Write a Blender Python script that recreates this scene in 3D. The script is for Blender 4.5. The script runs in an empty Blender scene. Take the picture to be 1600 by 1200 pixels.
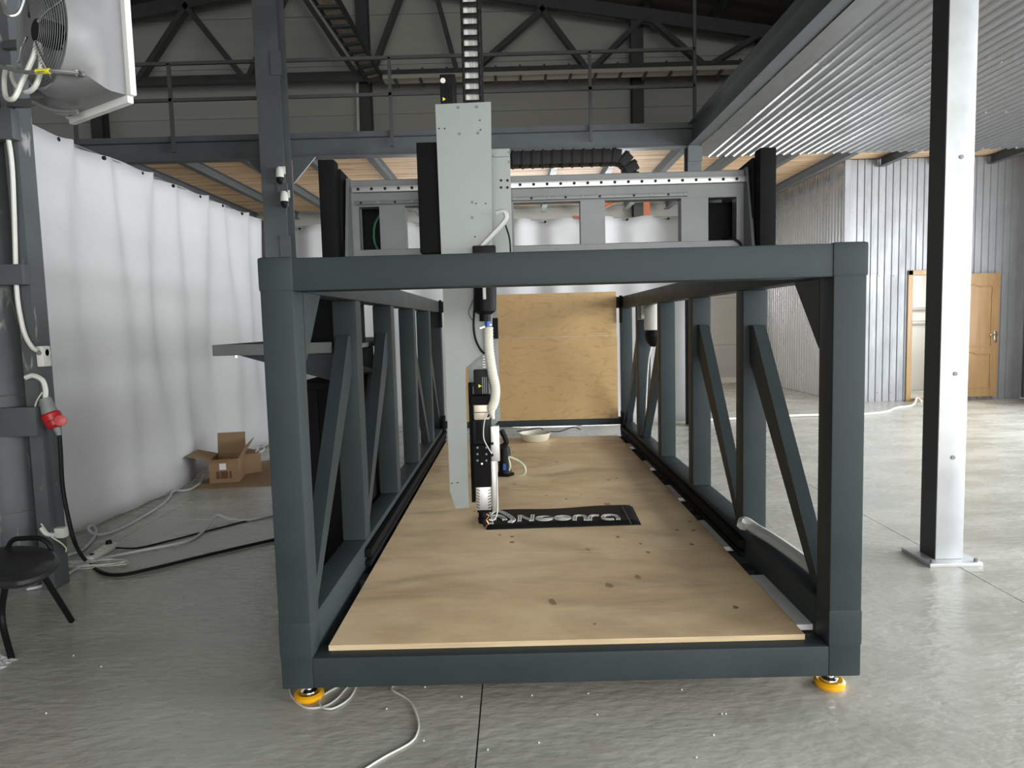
import bpy, bmesh, math, random
from mathutils import Vector, Matrix
random.seed(7)
PI = math.pi
scene = bpy.context.scene
COL = scene.collection

# ------------------------------------------------------------------ camera
CAMH, FPX = 1.45, 1099.9
PITCH, YAW, ROLL = .0858, -.0053, -.0263
cp, sp, cy, sy = math.cos(PITCH), math.sin(PITCH), math.cos(YAW), math.sin(YAW)
FW = Vector((sy*cp, cy*cp, -sp)); RT = Vector((cy, -sy, 0)); UPV = RT.cross(FW)
R2 = RT*math.cos(ROLL) + UPV*math.sin(ROLL); U2 = -RT*math.sin(ROLL) + UPV*math.cos(ROLL)
cam_d = bpy.data.cameras.new('camera'); cam = bpy.data.objects.new('camera', cam_d); COL.objects.link(cam)
cam_d.sensor_fit = 'HORIZONTAL'; cam_d.sensor_width = 36; cam_d.lens = 36*FPX/1600
cam_d.clip_start = .05; cam_d.clip_end = 200
M = Matrix.Identity(4)
for i in range(3):
    M[i][0] = R2[i]; M[i][1] = U2[i]; M[i][2] = -FW[i]
M[2][3] = CAMH
cam.matrix_world = M
scene.camera = cam

# ------------------------------------------------------------------ world, light, exposure
vs = scene.view_settings
vs.view_transform = 'Standard'; vs.look = 'None'; vs.gamma = 1; vs.use_curve_mapping = False
vs.exposure = 0.12
w = bpy.data.worlds.new('world'); scene.world = w; w.use_nodes = True
bg = w.node_tree.nodes['Background']; bg.inputs[0].default_value = (.86, .93, 1, 1); bg.inputs[1].default_value = 1.0
def area(name, loc, rot, sx, sy_, watts, col=(1, 1, 1)):
    l = bpy.data.lights.new(name, 'AREA'); l.shape = 'RECTANGLE'; l.size = sx; l.size_y = sy_; l.energy = watts; l.color = col
    o = bpy.data.objects.new(name, l); COL.objects.link(o); o.location = loc; o.rotation_euler = rot
    return o
# daylight through an assumed, unseen window band of the right wall; area lights added behind the camera and high left, no openings modelled
area('assumed_band_daylight', (8.24, 3.1, 2.05), (0, PI/2, 0), 2.9, 13.0, 1400, (.93, .97, 1))
area('fill_behind_camera', (2.8, -5.9, 2.2), (PI/2, 0, 0), 9, 4.0, 620, (1, .98, .95))
area('fill_high_left', (-14.9, 3, 5.0), (0, -PI/2, 0), 1.8, 14, 70, (.95, .98, 1))

area('assumed_back_daylight', (.6, 15.62, 2.1), (-PI/2, 0, 0), 4.4, 1.5, 260, (.95, .98, 1))  # assumed back window, unseen behind the curtain, added to brighten under the mezzanine

# ------------------------------------------------------------------ pixel -> place
def ray(x, y): return FW + R2*((x-800)/FPX) + U2*((600-y)/FPX)
def PY(x, y, Y): d = ray(x, y); return Vector((0, 0, CAMH)) + d*(Y/d.y)
def PZ(x, y, z): d = ray(x, y); return Vector((0, 0, CAMH)) + d*((z-CAMH)/d.z)
def PX(x, y, X): d = ray(x, y); return Vector((0, 0, CAMH)) + d*(X/d.x)

# ------------------------------------------------------------------ materials
def mat(name, col, rough=.5, metal=0., col2=None, scale=4., stretch=(1, 1, 1), bump=0., bscale=60., rvar=0., spec=.5, coords='Object', detail=6, lo=.35, hi=.65, coat=0, trans=0., alpha=1.):
    m = bpy.data.materials.new(name); m.use_nodes = True; nt = m.node_tree; N = nt.nodes; L = nt.links
    b = N['Principled BSDF']
    b.inputs['Base Color'].default_value = (*col, 1); b.inputs['Roughness'].default_value = rough; b.inputs['Metallic'].default_value = metal
    b.inputs['Specular IOR Level'].default_value = spec; b.inputs['Coat Weight'].default_value = coat
    b.inputs['Transmission Weight'].default_value = trans; b.inputs['Alpha'].default_value = alpha
    if col2 or bump or rvar:
        if coords == 'World': src = N.new('ShaderNodeNewGeometry').outputs['Position']
        else: src = N.new('ShaderNodeTexCoord').outputs[coords]
        mp = N.new('ShaderNodeMapping'); mp.inputs['Scale'].default_value = stretch; L.new(src, mp.inputs[0]); src = mp.outputs[0]
    if col2 or rvar:
        n = N.new('ShaderNodeTexNoise'); n.inputs['Scale'].default_value = scale; n.inputs['Detail'].default_value = detail; n.inputs['Roughness'].default_value = .62
        L.new(src, n.inputs['Vector'])
        r = N.new('ShaderNodeMapRange'); r.inputs[1].default_value = lo; r.inputs[2].default_value = hi; L.new(n.outputs[0], r.inputs[0])
        if col2:
            mx = N.new('ShaderNodeMix'); mx.data_type = 'RGBA'; L.new(r.outputs[0], mx.inputs[0])
            mx.inputs[6].default_value = (*col, 1); mx.inputs[7].default_value = (*col2, 1); L.new(mx.outputs[2], b.inputs['Base Color'])
        if rvar:
            r2 = N.new('ShaderNodeMapRange'); r2.inputs[3].default_value = rough-rvar; r2.inputs[4].default_value = rough+rvar
            L.new(r.outputs[0], r2.inputs[0]); L.new(r2.outputs[0], b.inputs['Roughness'])
    if bump:
        n2 = N.new('ShaderNodeTexNoise'); n2.inputs['Scale'].default_value = bscale; n2.inputs['Detail'].default_value = 4; L.new(src, n2.inputs['Vector'])
        bp = N.new('ShaderNodeBump'); bp.inputs['Strength'].default_value = bump; bp.inputs['Distance'].default_value = .01
        L.new(n2.outputs[0], bp.inputs['Height']); L.new(bp.outputs[0], b.inputs['Normal'])
    return m

def spots(m, cover, colr, scale, thr, coords='Object', stretch=(1, 1, 1)):
    """dark drips and footprints with their own shape, laid over an existing colour"""
    nt = m.node_tree; N = nt.nodes; L = nt.links; b = N['Principled BSDF']
    old = b.inputs['Base Color'].links[0].from_socket
    src = N.new('ShaderNodeNewGeometry').outputs['Position'] if coords == 'World' else N.new('ShaderNodeTexCoord').outputs[coords]
    mp = N.new('ShaderNodeMapping'); mp.inputs['Scale'].default_value = stretch; L.new(src, mp.inputs[0])
    nz = N.new('ShaderNodeTexNoise'); nz.inputs['Scale'].default_value = scale*2.2; L.new(mp.outputs[0], nz.inputs['Vector'])
    add = N.new('ShaderNodeVectorMath'); add.operation = 'MULTIPLY_ADD'; add.inputs[1].default_value = (.25/scale,)*3
    L.new(nz.outputs['Color'], add.inputs[0]); L.new(mp.outputs[0], add.inputs[2])
    v = N.new('ShaderNodeTexVoronoi'); v.inputs['Scale'].default_value = scale; L.new(add.outputs[0], v.inputs['Vector'])
    mr = N.new('ShaderNodeMapRange'); mr.inputs[1].default_value = thr; mr.inputs[2].default_value = thr*.7; mr.inputs[3].default_value = 0; mr.inputs[4].default_value = cover
    L.new(v.outputs['Distance'], mr.inputs[0])
    sep = N.new('ShaderNodeSeparateColor'); L.new(v.outputs['Color'], sep.inputs[0])
    gt = N.new('ShaderNodeMath'); gt.operation = 'GREATER_THAN'; gt.inputs[1].default_value = .55; L.new(sep.outputs[0], gt.inputs[0])
    mu = N.new('ShaderNodeMath'); mu.operation = 'MULTIPLY'; L.new(mr.outputs[0], mu.inputs[0]); L.new(gt.outputs[0], mu.inputs[1])
    mx = N.new('ShaderNodeMix'); mx.data_type = 'RGBA'; L.new(mu.outputs[0], mx.inputs[0]); L.new(old, mx.inputs[6]); mx.inputs[7].default_value = (*colr, 1)
    L.new(mx.outputs[2], b.inputs['Base Color'])

def grain(m, colr, scale, stretch, amount, lo=.52, hi=.75, dist=0., world=False):
    """wood figure over an existing colour"""
    nt = m.node_tree; N = nt.nodes; L = nt.links; b = N['Principled BSDF']
    old = b.inputs['Base Color'].links[0].from_socket
    tc = N.new('ShaderNodeTexCoord'); mp = N.new('ShaderNodeMapping'); mp.inputs['Scale'].default_value = stretch; L.new(N.new('ShaderNodeNewGeometry').outputs['Position'] if world else tc.outputs['Object'], mp.inputs[0])
    n = N.new('ShaderNodeTexNoise'); n.inputs['Scale'].default_value = scale; n.inputs['Detail'].default_value = 8; n.inputs['Distortion'].default_value = dist; L.new(mp.outputs[0], n.inputs['Vector'])
    mr = N.new('ShaderNodeMapRange'); mr.inputs[1].default_value = lo; mr.inputs[2].default_value = hi; mr.inputs[4].default_value = amount; L.new(n.outputs[0], mr.inputs[0])
    mx = N.new('ShaderNodeMix'); mx.data_type = 'RGBA'; L.new(mr.outputs[0], mx.inputs[0]); L.new(old, mx.inputs[6]); mx.inputs[7].default_value = (*colr, 1)
    L.new(mx.outputs[2], b.inputs['Base Color'])

m_paint = mat('machine_paint', (.031, .041, .044), .5, 0, (.039, .05, .053), 3, bump=.04, bscale=120, rvar=.06, spec=.18)
m_steel = mat('building_paint', (.07, .08, .085), .5, 0, (.09, .101, .106), 2.5, bump=.03, rvar=.06)
m_truss = mat('truss_paint', (.055, .06, .06), .55, 0, (.07, .075, .074), 2)
m_black = mat('black_powder_coat', (.006, .0063, .0068), .65, 0, (.008, .0085, .009), 6, bump=.03, spec=.08)
m_rub = mat('black_rubber', (.008, .008, .009), .6, spec=.2)
m_plas = mat('black_plastic', (.008, .008, .009), .45, spec=.15)
m_sheet = mat('grey_sheet_metal', (.25, .275, .265), .45, .2, (.285, .31, .3), 5, bump=.02, bscale=200, rvar=.05)
m_gant = mat('grey_gantry_paint', (.125, .136, .14), .42, .15, (.155, .166, .17), 4, bump=.03)
m_alu = mat('bare_aluminium', (.55, .55, .54), .38, .85, (.44, .44, .44), 9, rvar=.06)
m_galvb = mat('galvanised_sheet_lit', (.8, .81, .82), .3, .85, (.7, .71, .72), 2.0, bump=.02, bscale=3, rvar=.06, stretch=(1, 1, .35))  # same sheet as the other walls, bright reflection put into a paler tone
m_galv = mat('galvanised_sheet', (.34, .345, .36), .58, .42, (.26, .265, .275), 2.0, bump=.03, bscale=3, rvar=.08, stretch=(1, 1, .35))
m_galvc = mat('galvanised_ceiling_sheet', (.3, .305, .31), .36, .8, (.22, .225, .23), 2, bump=.04, bscale=3, rvar=.08, stretch=(1, .3, 1))
m_colz = mat('zinc_column_paint', (.5, .52, .53), .38, .45, (.58, .6, .61), 3, bump=.05, bscale=10, rvar=.08)
m_strip = mat('pale_zinc_strip', (.86, .87, .87), .4, .15, (.74, .75, .75), 14)
m_chrome = mat('chrome', (.8, .8, .8), .15, 1)
m_gray = mat('grey_plastic', (.2, .22, .22), .5)
m_white = mat('white_plastic', (.72, .72, .68), .4, 0, (.66, .66, .61), 5)
m_heater = mat('heater_casing', (.27, .27, .28), .35, 0, (.24, .24, .25), 4)
m_edgewhite = mat('white_heater_frame', (.86, .86, .85), .4)
m_dark = mat('dark_grey', (.035, .037, .037), .6)
m_red = mat('red_plastic', (.42, .012, .018), .35)
m_yel = mat('yellow_plastic', (.85, .42, .01), .35)
m_yel2 = mat('yellow_sticker', (.85, .8, .05), .5)
m_blue = mat('blue_fitting', (.02, .1, .45), .4)
m_green = mat('green_cable', (.02, .12, .06), .5)
m_hosew = mat('ribbed_white_hose', (.7, .68, .6), .5)
m_hoseg = mat('grey_hose', (.52, .55, .57), .4)
m_clear = mat('cloudy_hose', (.62, .64, .63), .3, trans=.35)
m_tube = mat('pale_green_tube', (.62, .68, .48), .4)
m_card = mat('cardboard', (.26, .165, .085), .8, 0, (.3, .195, .105), 6)
m_cardd = mat('cardboard_print', (.12, .06, .03), .8)
m_paper = mat('paper_sticker', (.8, .8, .8), .6)
m_cloth = mat('white_curtain_cloth', (.6, .6, .6), .85, 0, (.56, .56, .56), 2, bump=.05, bscale=300)
m_panel = mat('white_sandwich_panel', (.52, .52, .485), .5, 0, (.47, .47, .44), 1.2, bump=.12, bscale=14, stretch=(.05, .05, 3.2), spec=.3)
m_conc = mat('concrete', (.36, .352, .305), .27, 0, (.53, .52, .465), 1.3, coords='World', bump=.5, bscale=14, rvar=.1, stretch=(1, 2.0, 1), detail=10, lo=.3, hi=.7)
spots(m_conc, .25, (.34, .29, .24), 2.3, .16, 'World', (1, 1.4, 1))
m_joint = mat('joint_filler', (.07, .066, .06), .9)
m_ply = mat('plywood_bed', (.72, .51, .29), .42, 0, (.95, .74, .47), 2.2, bump=.04, bscale=60, rvar=.1, stretch=(.8, 1.3, 1), detail=10, coords='World')
grain(m_ply, (.42, .3, .18), 1.3, (.8, 1.6, 1), .6, .5, .7, 1.4, True)
grain(m_ply, (.92, .79, .57), 6, (.5, 2.4, 1), .35, .55, .75, 1.0, True)
spots(m_ply, .8, (.12, .085, .05), 6.5, .12, 'World', (1.3, .9, .01))
spots(m_ply, .7, (.17, .12, .075), 3.1, .1, 'World', (1.5, .8, .01))
m_plyb = mat('plywood_back', (.5, .32, .125), .45, 0, (.58, .385, .17), 1.4, bump=.02, rvar=.06, stretch=(1, 1, .5), detail=8)
grain(m_plyb, (.36, .22, .09), 4.5, (1, 1, 2.6), .5, .5, .68, 2.2)
m_plye = mat('plywood_edge', (.72, .58, .36), .7, 0, (.55, .42, .25), 3, stretch=(1, 1, 30))
m_plank = mat('deck_plank', (.56, .36, .2), .65, 0, (.76, .56, .37), 2, stretch=(.35, 5, 1), bump=.05, coords='World')
grain(m_plank, (.26, .14, .07), 3, (.3, 7, 1), .8, .5, .68, 0., True)
m_door = mat('pine_door', (.33, .195, .085), .42, 0, (.4, .25, .115), 3, stretch=(4, 4, .4))
m_mat = mat('black_leather', (.009, .009, .01), .55, 0, (.014, .014, .015), 8, bump=.2, bscale=70, spec=.2)
m_thread = mat('white_embroidery', (.72, .72, .68), .6, 0, (.5, .5, .47), 60)
m_roof = mat('dark_roof', (.06, .055, .045), .7, 0, (.075, .07, .06), 1)
m_bowl = mat('cream_plastic', (.72, .71, .58), .4)
m_dirt = mat('column_with_cement', (.07, .08, .085), .55, 0, (.09, .1, .105), 3)
grain(m_dirt, (.4, .4, .38), 7, (1.6, 1.6, .5), .75, .6, .7, .8)
m_fab = mat('black_seat', (.016, .016, .017), .45, 0, (.021, .021, .022), 30)
m_film = mat('clear_plastic_wrap', (.75, .77, .78), .2, alpha=.55)
m_tanc = mat('tan_cable', (.62, .54, .45), .6)
m_pell = mat('white_pellet', (.85, .85, .8), .5)
m_wallw = mat('white_room_wall', (.85, .84, .8), .7)

# ------------------------------------------------------------------ mesh helpers
class B:
    def __init__(s): s.bm = bmesh.new()
    def _v(s, pts): return [s.bm.verts.new(p) for p in pts]
    def box(s, lo, hi, bev=0.):
        lo = Vector(lo); hi = Vector(hi)
        return s.obox((lo+hi)/2, Vector((1, 0, 0)), Vector((0, 1, 0)), Vector((0, 0, 1)), (hi-lo)/2, bev)
    def obox(s, c, ax, ay, az, hs, bev=0.):
        vs_ = []
        for i in (-1, 1):
            for j in (-1, 1):
                for k in (-1, 1):
                    vs_.append(s.bm.verts.new(c + ax*(i*hs[0]) + ay*(j*hs[1]) + az*(k*hs[2])))
        fs = [s.bm.faces.new([vs_[q] for q in f]) for f in ((0, 1, 3, 2), (4, 6, 7, 5), (0, 4, 5, 1), (2, 3, 7, 6), (0, 2, 6, 4), (1, 5, 7, 3))]
        if bev:
            es = list({e for f in fs for e in f.edges})
            bmesh.ops.bevel(s.bm, geom=es, offset=bev, segments=2, profile=.6, affect='EDGES')
        return s
    def bar(s, a, b, w_, h_, up=(0, 0, 1), bev=0.):
        a = Vector(a); b = Vector(b); d = (b-a); l = d.length; d.normalize(); up = Vector(up)
        side = d.cross(up)
        if side.length < 1e-4: side = d.cross(Vector((1, 0, 0)))
        side.normalize(); u = side.cross(d).normalized()
        return s.obox((a+b)/2, side, d, u, (w_/2, l/2, h_/2), bev)
    def prism(s, pts, off):
        off = Vector(off); a = s._v([Vector(p) for p in pts]); b = s._v([Vector(p)+off for p in pts]); n = len(pts)
        s.bm.faces.new(a); s.bm.faces.new(b[::-1])
        for i in range(n): s.bm.faces.new([a[i], b[i], b[(i+1) % n], a[(i+1) % n]])
        return s
    def cyl(s, a, b, r, seg=16, r2=None, cap=True):
        a = Vector(a); b = Vector(b); d = (b-a).normalized(); r2 = r if r2 is None else r2
        u = d.orthogonal().normalized(); v = d.cross(u)
        A = s._v([a+(u*math.cos(t)+v*math.sin(t))*r for t in [2*PI*i/seg for i in range(seg)]])
        Bv = s._v([b+(u*math.cos(t)+v*math.sin(t))*r2 for t in [2*PI*i/seg for i in range(seg)]])
        for i in range(seg): s.bm.faces.new([A[i], A[(i+1) % seg], Bv[(i+1) % seg], Bv[i]])
        if cap: s.bm.faces.new(A[::-1]); s.bm.faces.new(Bv)
        return s
    def lathe(s, c, axis, prof, seg=24, close=False):
        c = Vector(c); d = Vector(axis).normalized(); u = d.orthogonal().normalized(); v = d.cross(u); rings = []
        for r, h in prof:
            r = max(r, 1e-4)
            rings.append(s._v([c + d*h + (u*math.cos(2*PI*i/seg)+v*math.sin(2*PI*i/seg))*r for i in range(seg)]))
        m = len(rings)
        for k in range(m if close else m-1):
            A, Bv = rings[k], rings[(k+1) % m]
            for i in range(seg): s.bm.faces.new([A[i], A[(i+1) % seg], Bv[(i+1) % seg], Bv[i]])
        if not close:
            s.bm.faces.new(rings[0][::-1]); s.bm.faces.new(rings[-1])
        return s
    def tube(s, pts, r, seg=8, ribs=0, rf=None):
        rings = []; prev = None; n = len(pts)
        for i, p in enumerate(pts):
            t = (pts[min(i+1, n-1)] - pts[max(i-1, 0)]).normalized()
            if prev is None: u = t.orthogonal().normalized()
            else:
                u = prev - t*prev.dot(t)
                u = u.normalized() if u.length > 1e-5 else t.orthogonal().normalized()
            prev = u; v = t.cross(u); rr = rf(i) if rf else r
            rings.append(s._v([p + (u*math.cos(2*PI*k/seg)+v*math.sin(2*PI*k/seg))*rr for k in range(seg)]))
        for A, Bv in zip(rings, rings[1:]):
            for k in range(seg): s.bm.faces.new([A[k], A[(k+1) % seg], Bv[(k+1) % seg], Bv[k]])
        s.bm.faces.new(rings[0][::-1]); s.bm.faces.new(rings[-1])
        return s
    def obj(s, name, m, parent=None, smooth=True, **kw):
        bmesh.ops.recalc_face_normals(s.bm, faces=s.bm.faces)
        me = bpy.data.meshes.new(name)
        c = Vector((0, 0, 0)); vv = s.bm.verts
        if len(vv):
            lo = Vector([min(v.co[i] for v in vv) for i in range(3)]); hi = Vector([max(v.co[i] for v in vv) for i in range(3)])
            c = Vector(((lo.x+hi.x)/2, (lo.y+hi.y)/2, lo.z))
            bmesh.ops.translate(s.bm, verts=vv, vec=-c)
        s.bm.to_mesh(me); s.bm.free(); me.materials.append(m)
        if smooth:
            me.polygons.foreach_set('use_smooth', [True]*len(me.polygons)); me.set_sharp_from_angle(angle=math.radians(35))
        o = bpy.data.objects.new(name, me); COL.objects.link(o); o.location = c
        if parent is not None: put(o, parent)
        for k, v in kw.items(): o[k] = v
        return o
def worldloc(o):
    l = o.location.copy()
    while o.parent: o = o.parent; l = l + o.location
    return l
def put(o, parent):
    l = o.location.copy(); o.parent = parent; o.location = l - worldloc(parent)
def thing(name, loc, label, cat, group=None):
    o = bpy.data.objects.new(name, None); COL.objects.link(o); o.location = loc; o['label'] = label; o['category'] = cat; o.empty_display_size = .1
    if group: o['group'] = group
    return o
def tag(o, label, cat, group=None):
    o['label'] = label; o['category'] = cat
    if group: o['group'] = group
    return o
def dup(o, delta=(0, 0, 0), parent='same'):
    c = o.copy(); COL.objects.link(c); c.location = o.location + Vector(delta)
    return c
def struct(o): o['kind'] = 'structure'; return o
def smoothpath(pts, n=8):
    pts = [Vector(p) for p in pts]; out = []
    P = [2*pts[0]-pts[1]] + pts + [2*pts[-1]-pts[-2]]
    for i in range(1, len(P)-2):
        a, b, c, d = P[i-1:i+3]
        for k in range(n):
            t = k/n
            out.append(.5*((2*b) + (c-a)*t + (2*a-5*b+4*c-d)*t*t + (3*b-a-3*c+d)*t**3))
    out.append(pts[-1]); return out
def cable(name, pts, r, m, parent=None, n=8, seg=7): return B().tube(smoothpath(pts, n), r, seg).obj(name, m, parent)
X_, Y_, Z_ = Vector((1, 0, 0)), Vector((0, 1, 0)), Vector((0, 0, 1))

# ================================================================== THE SETTING
HX0, HX1, HY0, HY1 = -15.2, 8.36, -6.0, 15.75        # hall
# floor: slabs between saw-cut joints
floor = struct(B().box((HX0, HY0, -.12), (HX1, HY1, -.012)).obj('floor', m_joint))
xs = [HX0, -13.5, -10.84, -8.17, -5.5, -2.83, -.165, 2.5, 5.17, 7.84, HX1]
ys = [HY0, -4.4, -1.6, 1.2, 4.02, 6.8, 9.6, 12.4, HY1]
for a, b in zip(xs, xs[1:]):
    for c, d in zip(ys, ys[1:]):
        g = .0028
        B().box((a+g, c+g, -.0119), (b-g, d-g, 0)).obj('slab', m_conc, floor, smooth=False)
# back wall of horizontal sandwich panels
wb = struct(B().box((HX0, HY1+.03, 0), (HX1, HY1+.15, 9.4)).obj('wall_back', m_panel))
z = -.19
pz = None
while z < 9.2:
    z0, z1 = max(z, 0), z+1.04
    B().box((HX0, HY1, z0+.006), (HX1, HY1+.029, z1-.006)).obj('panel', m_panel, wb, smooth=False); z += 1.04
B().box((HX0, HY1-.03, 0), (HX1, HY1-.001, .12)).obj('plinth_strip', m_white, wb)
for n_, lo, hi in (('wall_left', (HX0-.15, HY0, 0), (HX0, HY1, 7.2)),):
    struct(B().box(lo, hi).obj(n_, m_panel))
wf = struct(B().box((HX0, HY0-.15, 0), (HX1, HY0, 9.4)).obj('wall_front', m_panel))
# roof with purlins and rafters
APX, APZ, SL = -3.4, 8.75, .165
def roofz(x): return APZ - SL*abs(x-APX)
rf = struct(B().prism([(HX0, HY0, roofz(HX0)+.35), (APX, HY0, APZ+.35), (HX1, HY0, roofz(HX1)+.35), (HX1, HY0, roofz(HX1)+.5), (APX, HY0, APZ+.5), (HX0, HY0, roofz(HX0)+.5)], (0, HY1-HY0+.15, 0)).obj('ceiling', m_roof, smooth=False))
for x in [APX+s*(.5+1.45*k) for s in (-1, 1) for k in range(8)]:
    zz = roofz(x)+.24
    B().box((x-.04, HY0, zz-.08), (x+.04, HY1-.02, zz+.1)).obj('purlin', m_truss, rf, smooth=False)

def corr(u0, u1, pitch=.115, d=.016):
    """trapezoid profile along u: list of (u, depth)"""
    out = []; u = u0
    while u < u1-.001:
        for f, q in ((0, 0), (.55, 0), (.65, d), (.9, d)):
            if u+f*pitch <= u1: out.append((u+f*pitch, q))
        u += pitch
    out.append((u1, 0)); return out
def sheet(name, u0, u1, v0, v1, fn, m, parent, flip=1):
    b = B(); pr = corr(u0, u1); A = b._v([fn(u, v0, q*flip) for u, q in pr]); C = b._v([fn(u, v1, q*flip) for u, q in pr])
    A2 = b._v([fn(u, v0, q*flip-.0012*flip) for u, q in pr]); C2 = b._v([fn(u, v1, q*flip-.0012*flip) for u, q in pr])
    for i in range(len(pr)-1):
        b.bm.faces.new([A[i], A[i+1], C[i+1], C[i]]); b.bm.faces.new([A2[i], C2[i], C2[i+1], A2[i+1]])
        b.bm.faces.new([A[i], A2[i], A2[i+1], A[i+1]]); b.bm.faces.new([C[i], C[i+1], C2[i+1], C2[i]])
    return b.obj(name, m, parent, smooth=False)
WH = 3.93
# partition wall facing the hall, running away from the camera
AX, BY = 5.42, 11.62
wa = struct(B().box((AX+.02, BY, 0), (AX+.1, HY1, WH)).obj('wall_inner_left', m_galv))
y = BY
while y < HY1-.02:
    sheet('metal_sheet', y, min(y+1.15, HY1), .01, WH, lambda u, v, q: (AX+.018-q, u, v), m_galvb, wa); y += 1.15
# partition wall with the door, facing the camera
D0, D1, DH = 6.5, 7.22, 2.08
bwb = B()
bwb.box((AX, BY+.02, 0), (D0, BY+.1, WH)); bwb.box((D1, BY+.02, 0), (HX1, BY+.1, WH)); bwb.box((D0, BY+.02, DH), (D1, BY+.1, WH))
wbf = struct(bwb.obj('wall_inner_front', m_galv, smooth=False))
fB = lambda u, v, q: (u, BY+.018-q, v)
x = AX
cuts = [AX, AX+1.06, D0, D1, D1+1.14, HX1]
for a, b in zip(cuts, cuts[1:]):
    if b-a < .05: continue
    if not (a >= D0-.01 and b <= D1+.01): sheet('metal_sheet', a, b, .01, 2.1, fB, m_galv, wbf)
    sheet('metal_sheet', a, b, 2.085, WH, lambda u, v, q: (u, BY+.014-q, v), m_galv, wbf)
bs = B()
for a, b in zip(cuts, cuts[1:]):
    for zz in (.15, 2.06, 3.1):
        if a >= D0-.01 and b <= D1+.01 and zz < 2.08: continue
        uu = a+.1
        while uu < b: bs.cyl((uu, BY-.006, zz), (uu, BY+.012, zz), .009, 6); uu += .23
bs.obj('screw_heads', m_gray, wbf)
B().box((AX-.03, BY-.03, 0), (AX+.06, BY-.001, WH)).obj('corner_trim', m_galv, wbf)
# right wall with the assumed window band
wr = struct(B().box((HX1+.02, 9.7, 0), (HX1+.12, HY1, WH+.1)).box((HX1+.02, HY0, 0), (HX1+.12, -3.5, 7.2)).box((HX1+.02, -3.5, 0), (HX1+.12, 9.7, .55)).box((HX1+.02, -3.5, 3.55), (HX1+.12, 9.7, 7.2)).box((HX1+.02, 9.7, WH+.1), (HX1+.12, HY1, 7.2)).obj('wall_right', m_galv, smooth=False))
sheet('metal_sheet', 9.75, 10.9, .01, WH, lambda u, v, q: (HX1+.018-q, u, v), m_galv, wr)
sheet('metal_sheet', 10.9, BY, .01, WH, lambda u, v, q: (HX1+.018-q, u, v), m_galv, wr)
for k in range(8):
    y0, y1 = -3.5+k*1.65, -1.85+k*1.65
    struct(B().box((HX1-.02, y0, .55), (HX1+.05, y0+.06, 3.55)).box((HX1-.02, y1-.06, .55), (HX1+.05, y1, 3.55)).box((HX1-.02, y0, .55), (HX1+.05, y1, .62)).box((HX1-.02, y0, 3.48), (HX1+.05, y1, 3.55)).obj('assumed_window_%d' % (k+1), m_edgewhite, smooth=False))
struct(B().box((-1.7, 15.68, 1.28), (2.9, 15.72, 1.35)).box((-1.7, 15.68, 2.85), (2.9, 15.72, 2.92)).box((-1.7, 15.68, 1.28), (-1.63, 15.72, 2.92)).box((2.83, 15.68, 1.28), (2.9, 15.72, 2.92)).obj('assumed_window_9', m_edgewhite, smooth=False))  # frame for the assumed back window, hidden behind the curtain
# the small white room behind the door
struct(B().box((D0-.5, BY+1.75, 0), (D1+1.0, BY+1.8, 2.6)).obj('wall_room_back', m_wallw))
struct(B().box((D0-.55, BY+.1, 0), (D0-.5, BY+1.8, 2.6)).obj('wall_room_left', m_wallw))
area('assumed_room_light', (D0+.4, BY+.9, 2.5), (0, 0, 0), .5, .5, 45, (1, .98, .92))  # assumed lamp, no fixture modelled
d1 = struct(B().box((D0-.06, BY-.03, 0), (D0+.02, BY+.1, DH+.06), .006).box((D1-.02, BY-.03, 0), (D1+.06, BY+.1, DH+.06), .006).box((D0-.06, BY-.03, DH-.02), (D1+.06, BY+.1, DH+.06), .006).box((D0, BY-.02, 0), (D1, BY+.1, .04)).obj('door_1', m_door))
LX0, LX1 = D1+.04, D1+.68
leaf = B().box((LX0, BY-.085, .05), (LX1, BY-.045, DH-.02), .004).obj('door_leaf', m_door, d1)
for zz0, zz1 in ((.2, .78), (.88, 1.88)):
    b = B(); x0, x1 = LX0+.11, LX1-.13
    arch = [(x0, zz1-.06), (x0+.08, zz1), (x0+.2, zz1-.035), (x1, zz1-.035)]
    b.tube(smoothpath([(px, BY-.088, pz_) for px, pz_ in arch], 6), .012, 6)
    b.bar((x0, BY-.088, zz0), (x0, BY-.088, zz1-.06), .022, .016); b.bar((x1, BY-.088, zz0), (x1, BY-.088, zz1-.035), .022, .016); b.bar((x0, BY-.088, zz0), (x1, BY-.088, zz0), .022, .016)
    b.obj('panel_moulding', m_door, leaf)
b = B().box((LX1-.075, BY-.093, .93), (LX1-.035, BY-.086, 1.12), .002); b.cyl((LX1-.055, BY-.09, 1.06), (LX1-.055, BY-.13, 1.06), .012, 8); b.bar((LX1-.05, BY-.13, 1.06), (LX1-.17, BY-.13, 1.06), .02, .02, bev=.004); b.cyl((LX1-.055, BY-.09, .98), (LX1-.055, BY-.11, .98), .018, 10)
b.obj('handle', m_chrome, leaf)
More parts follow.
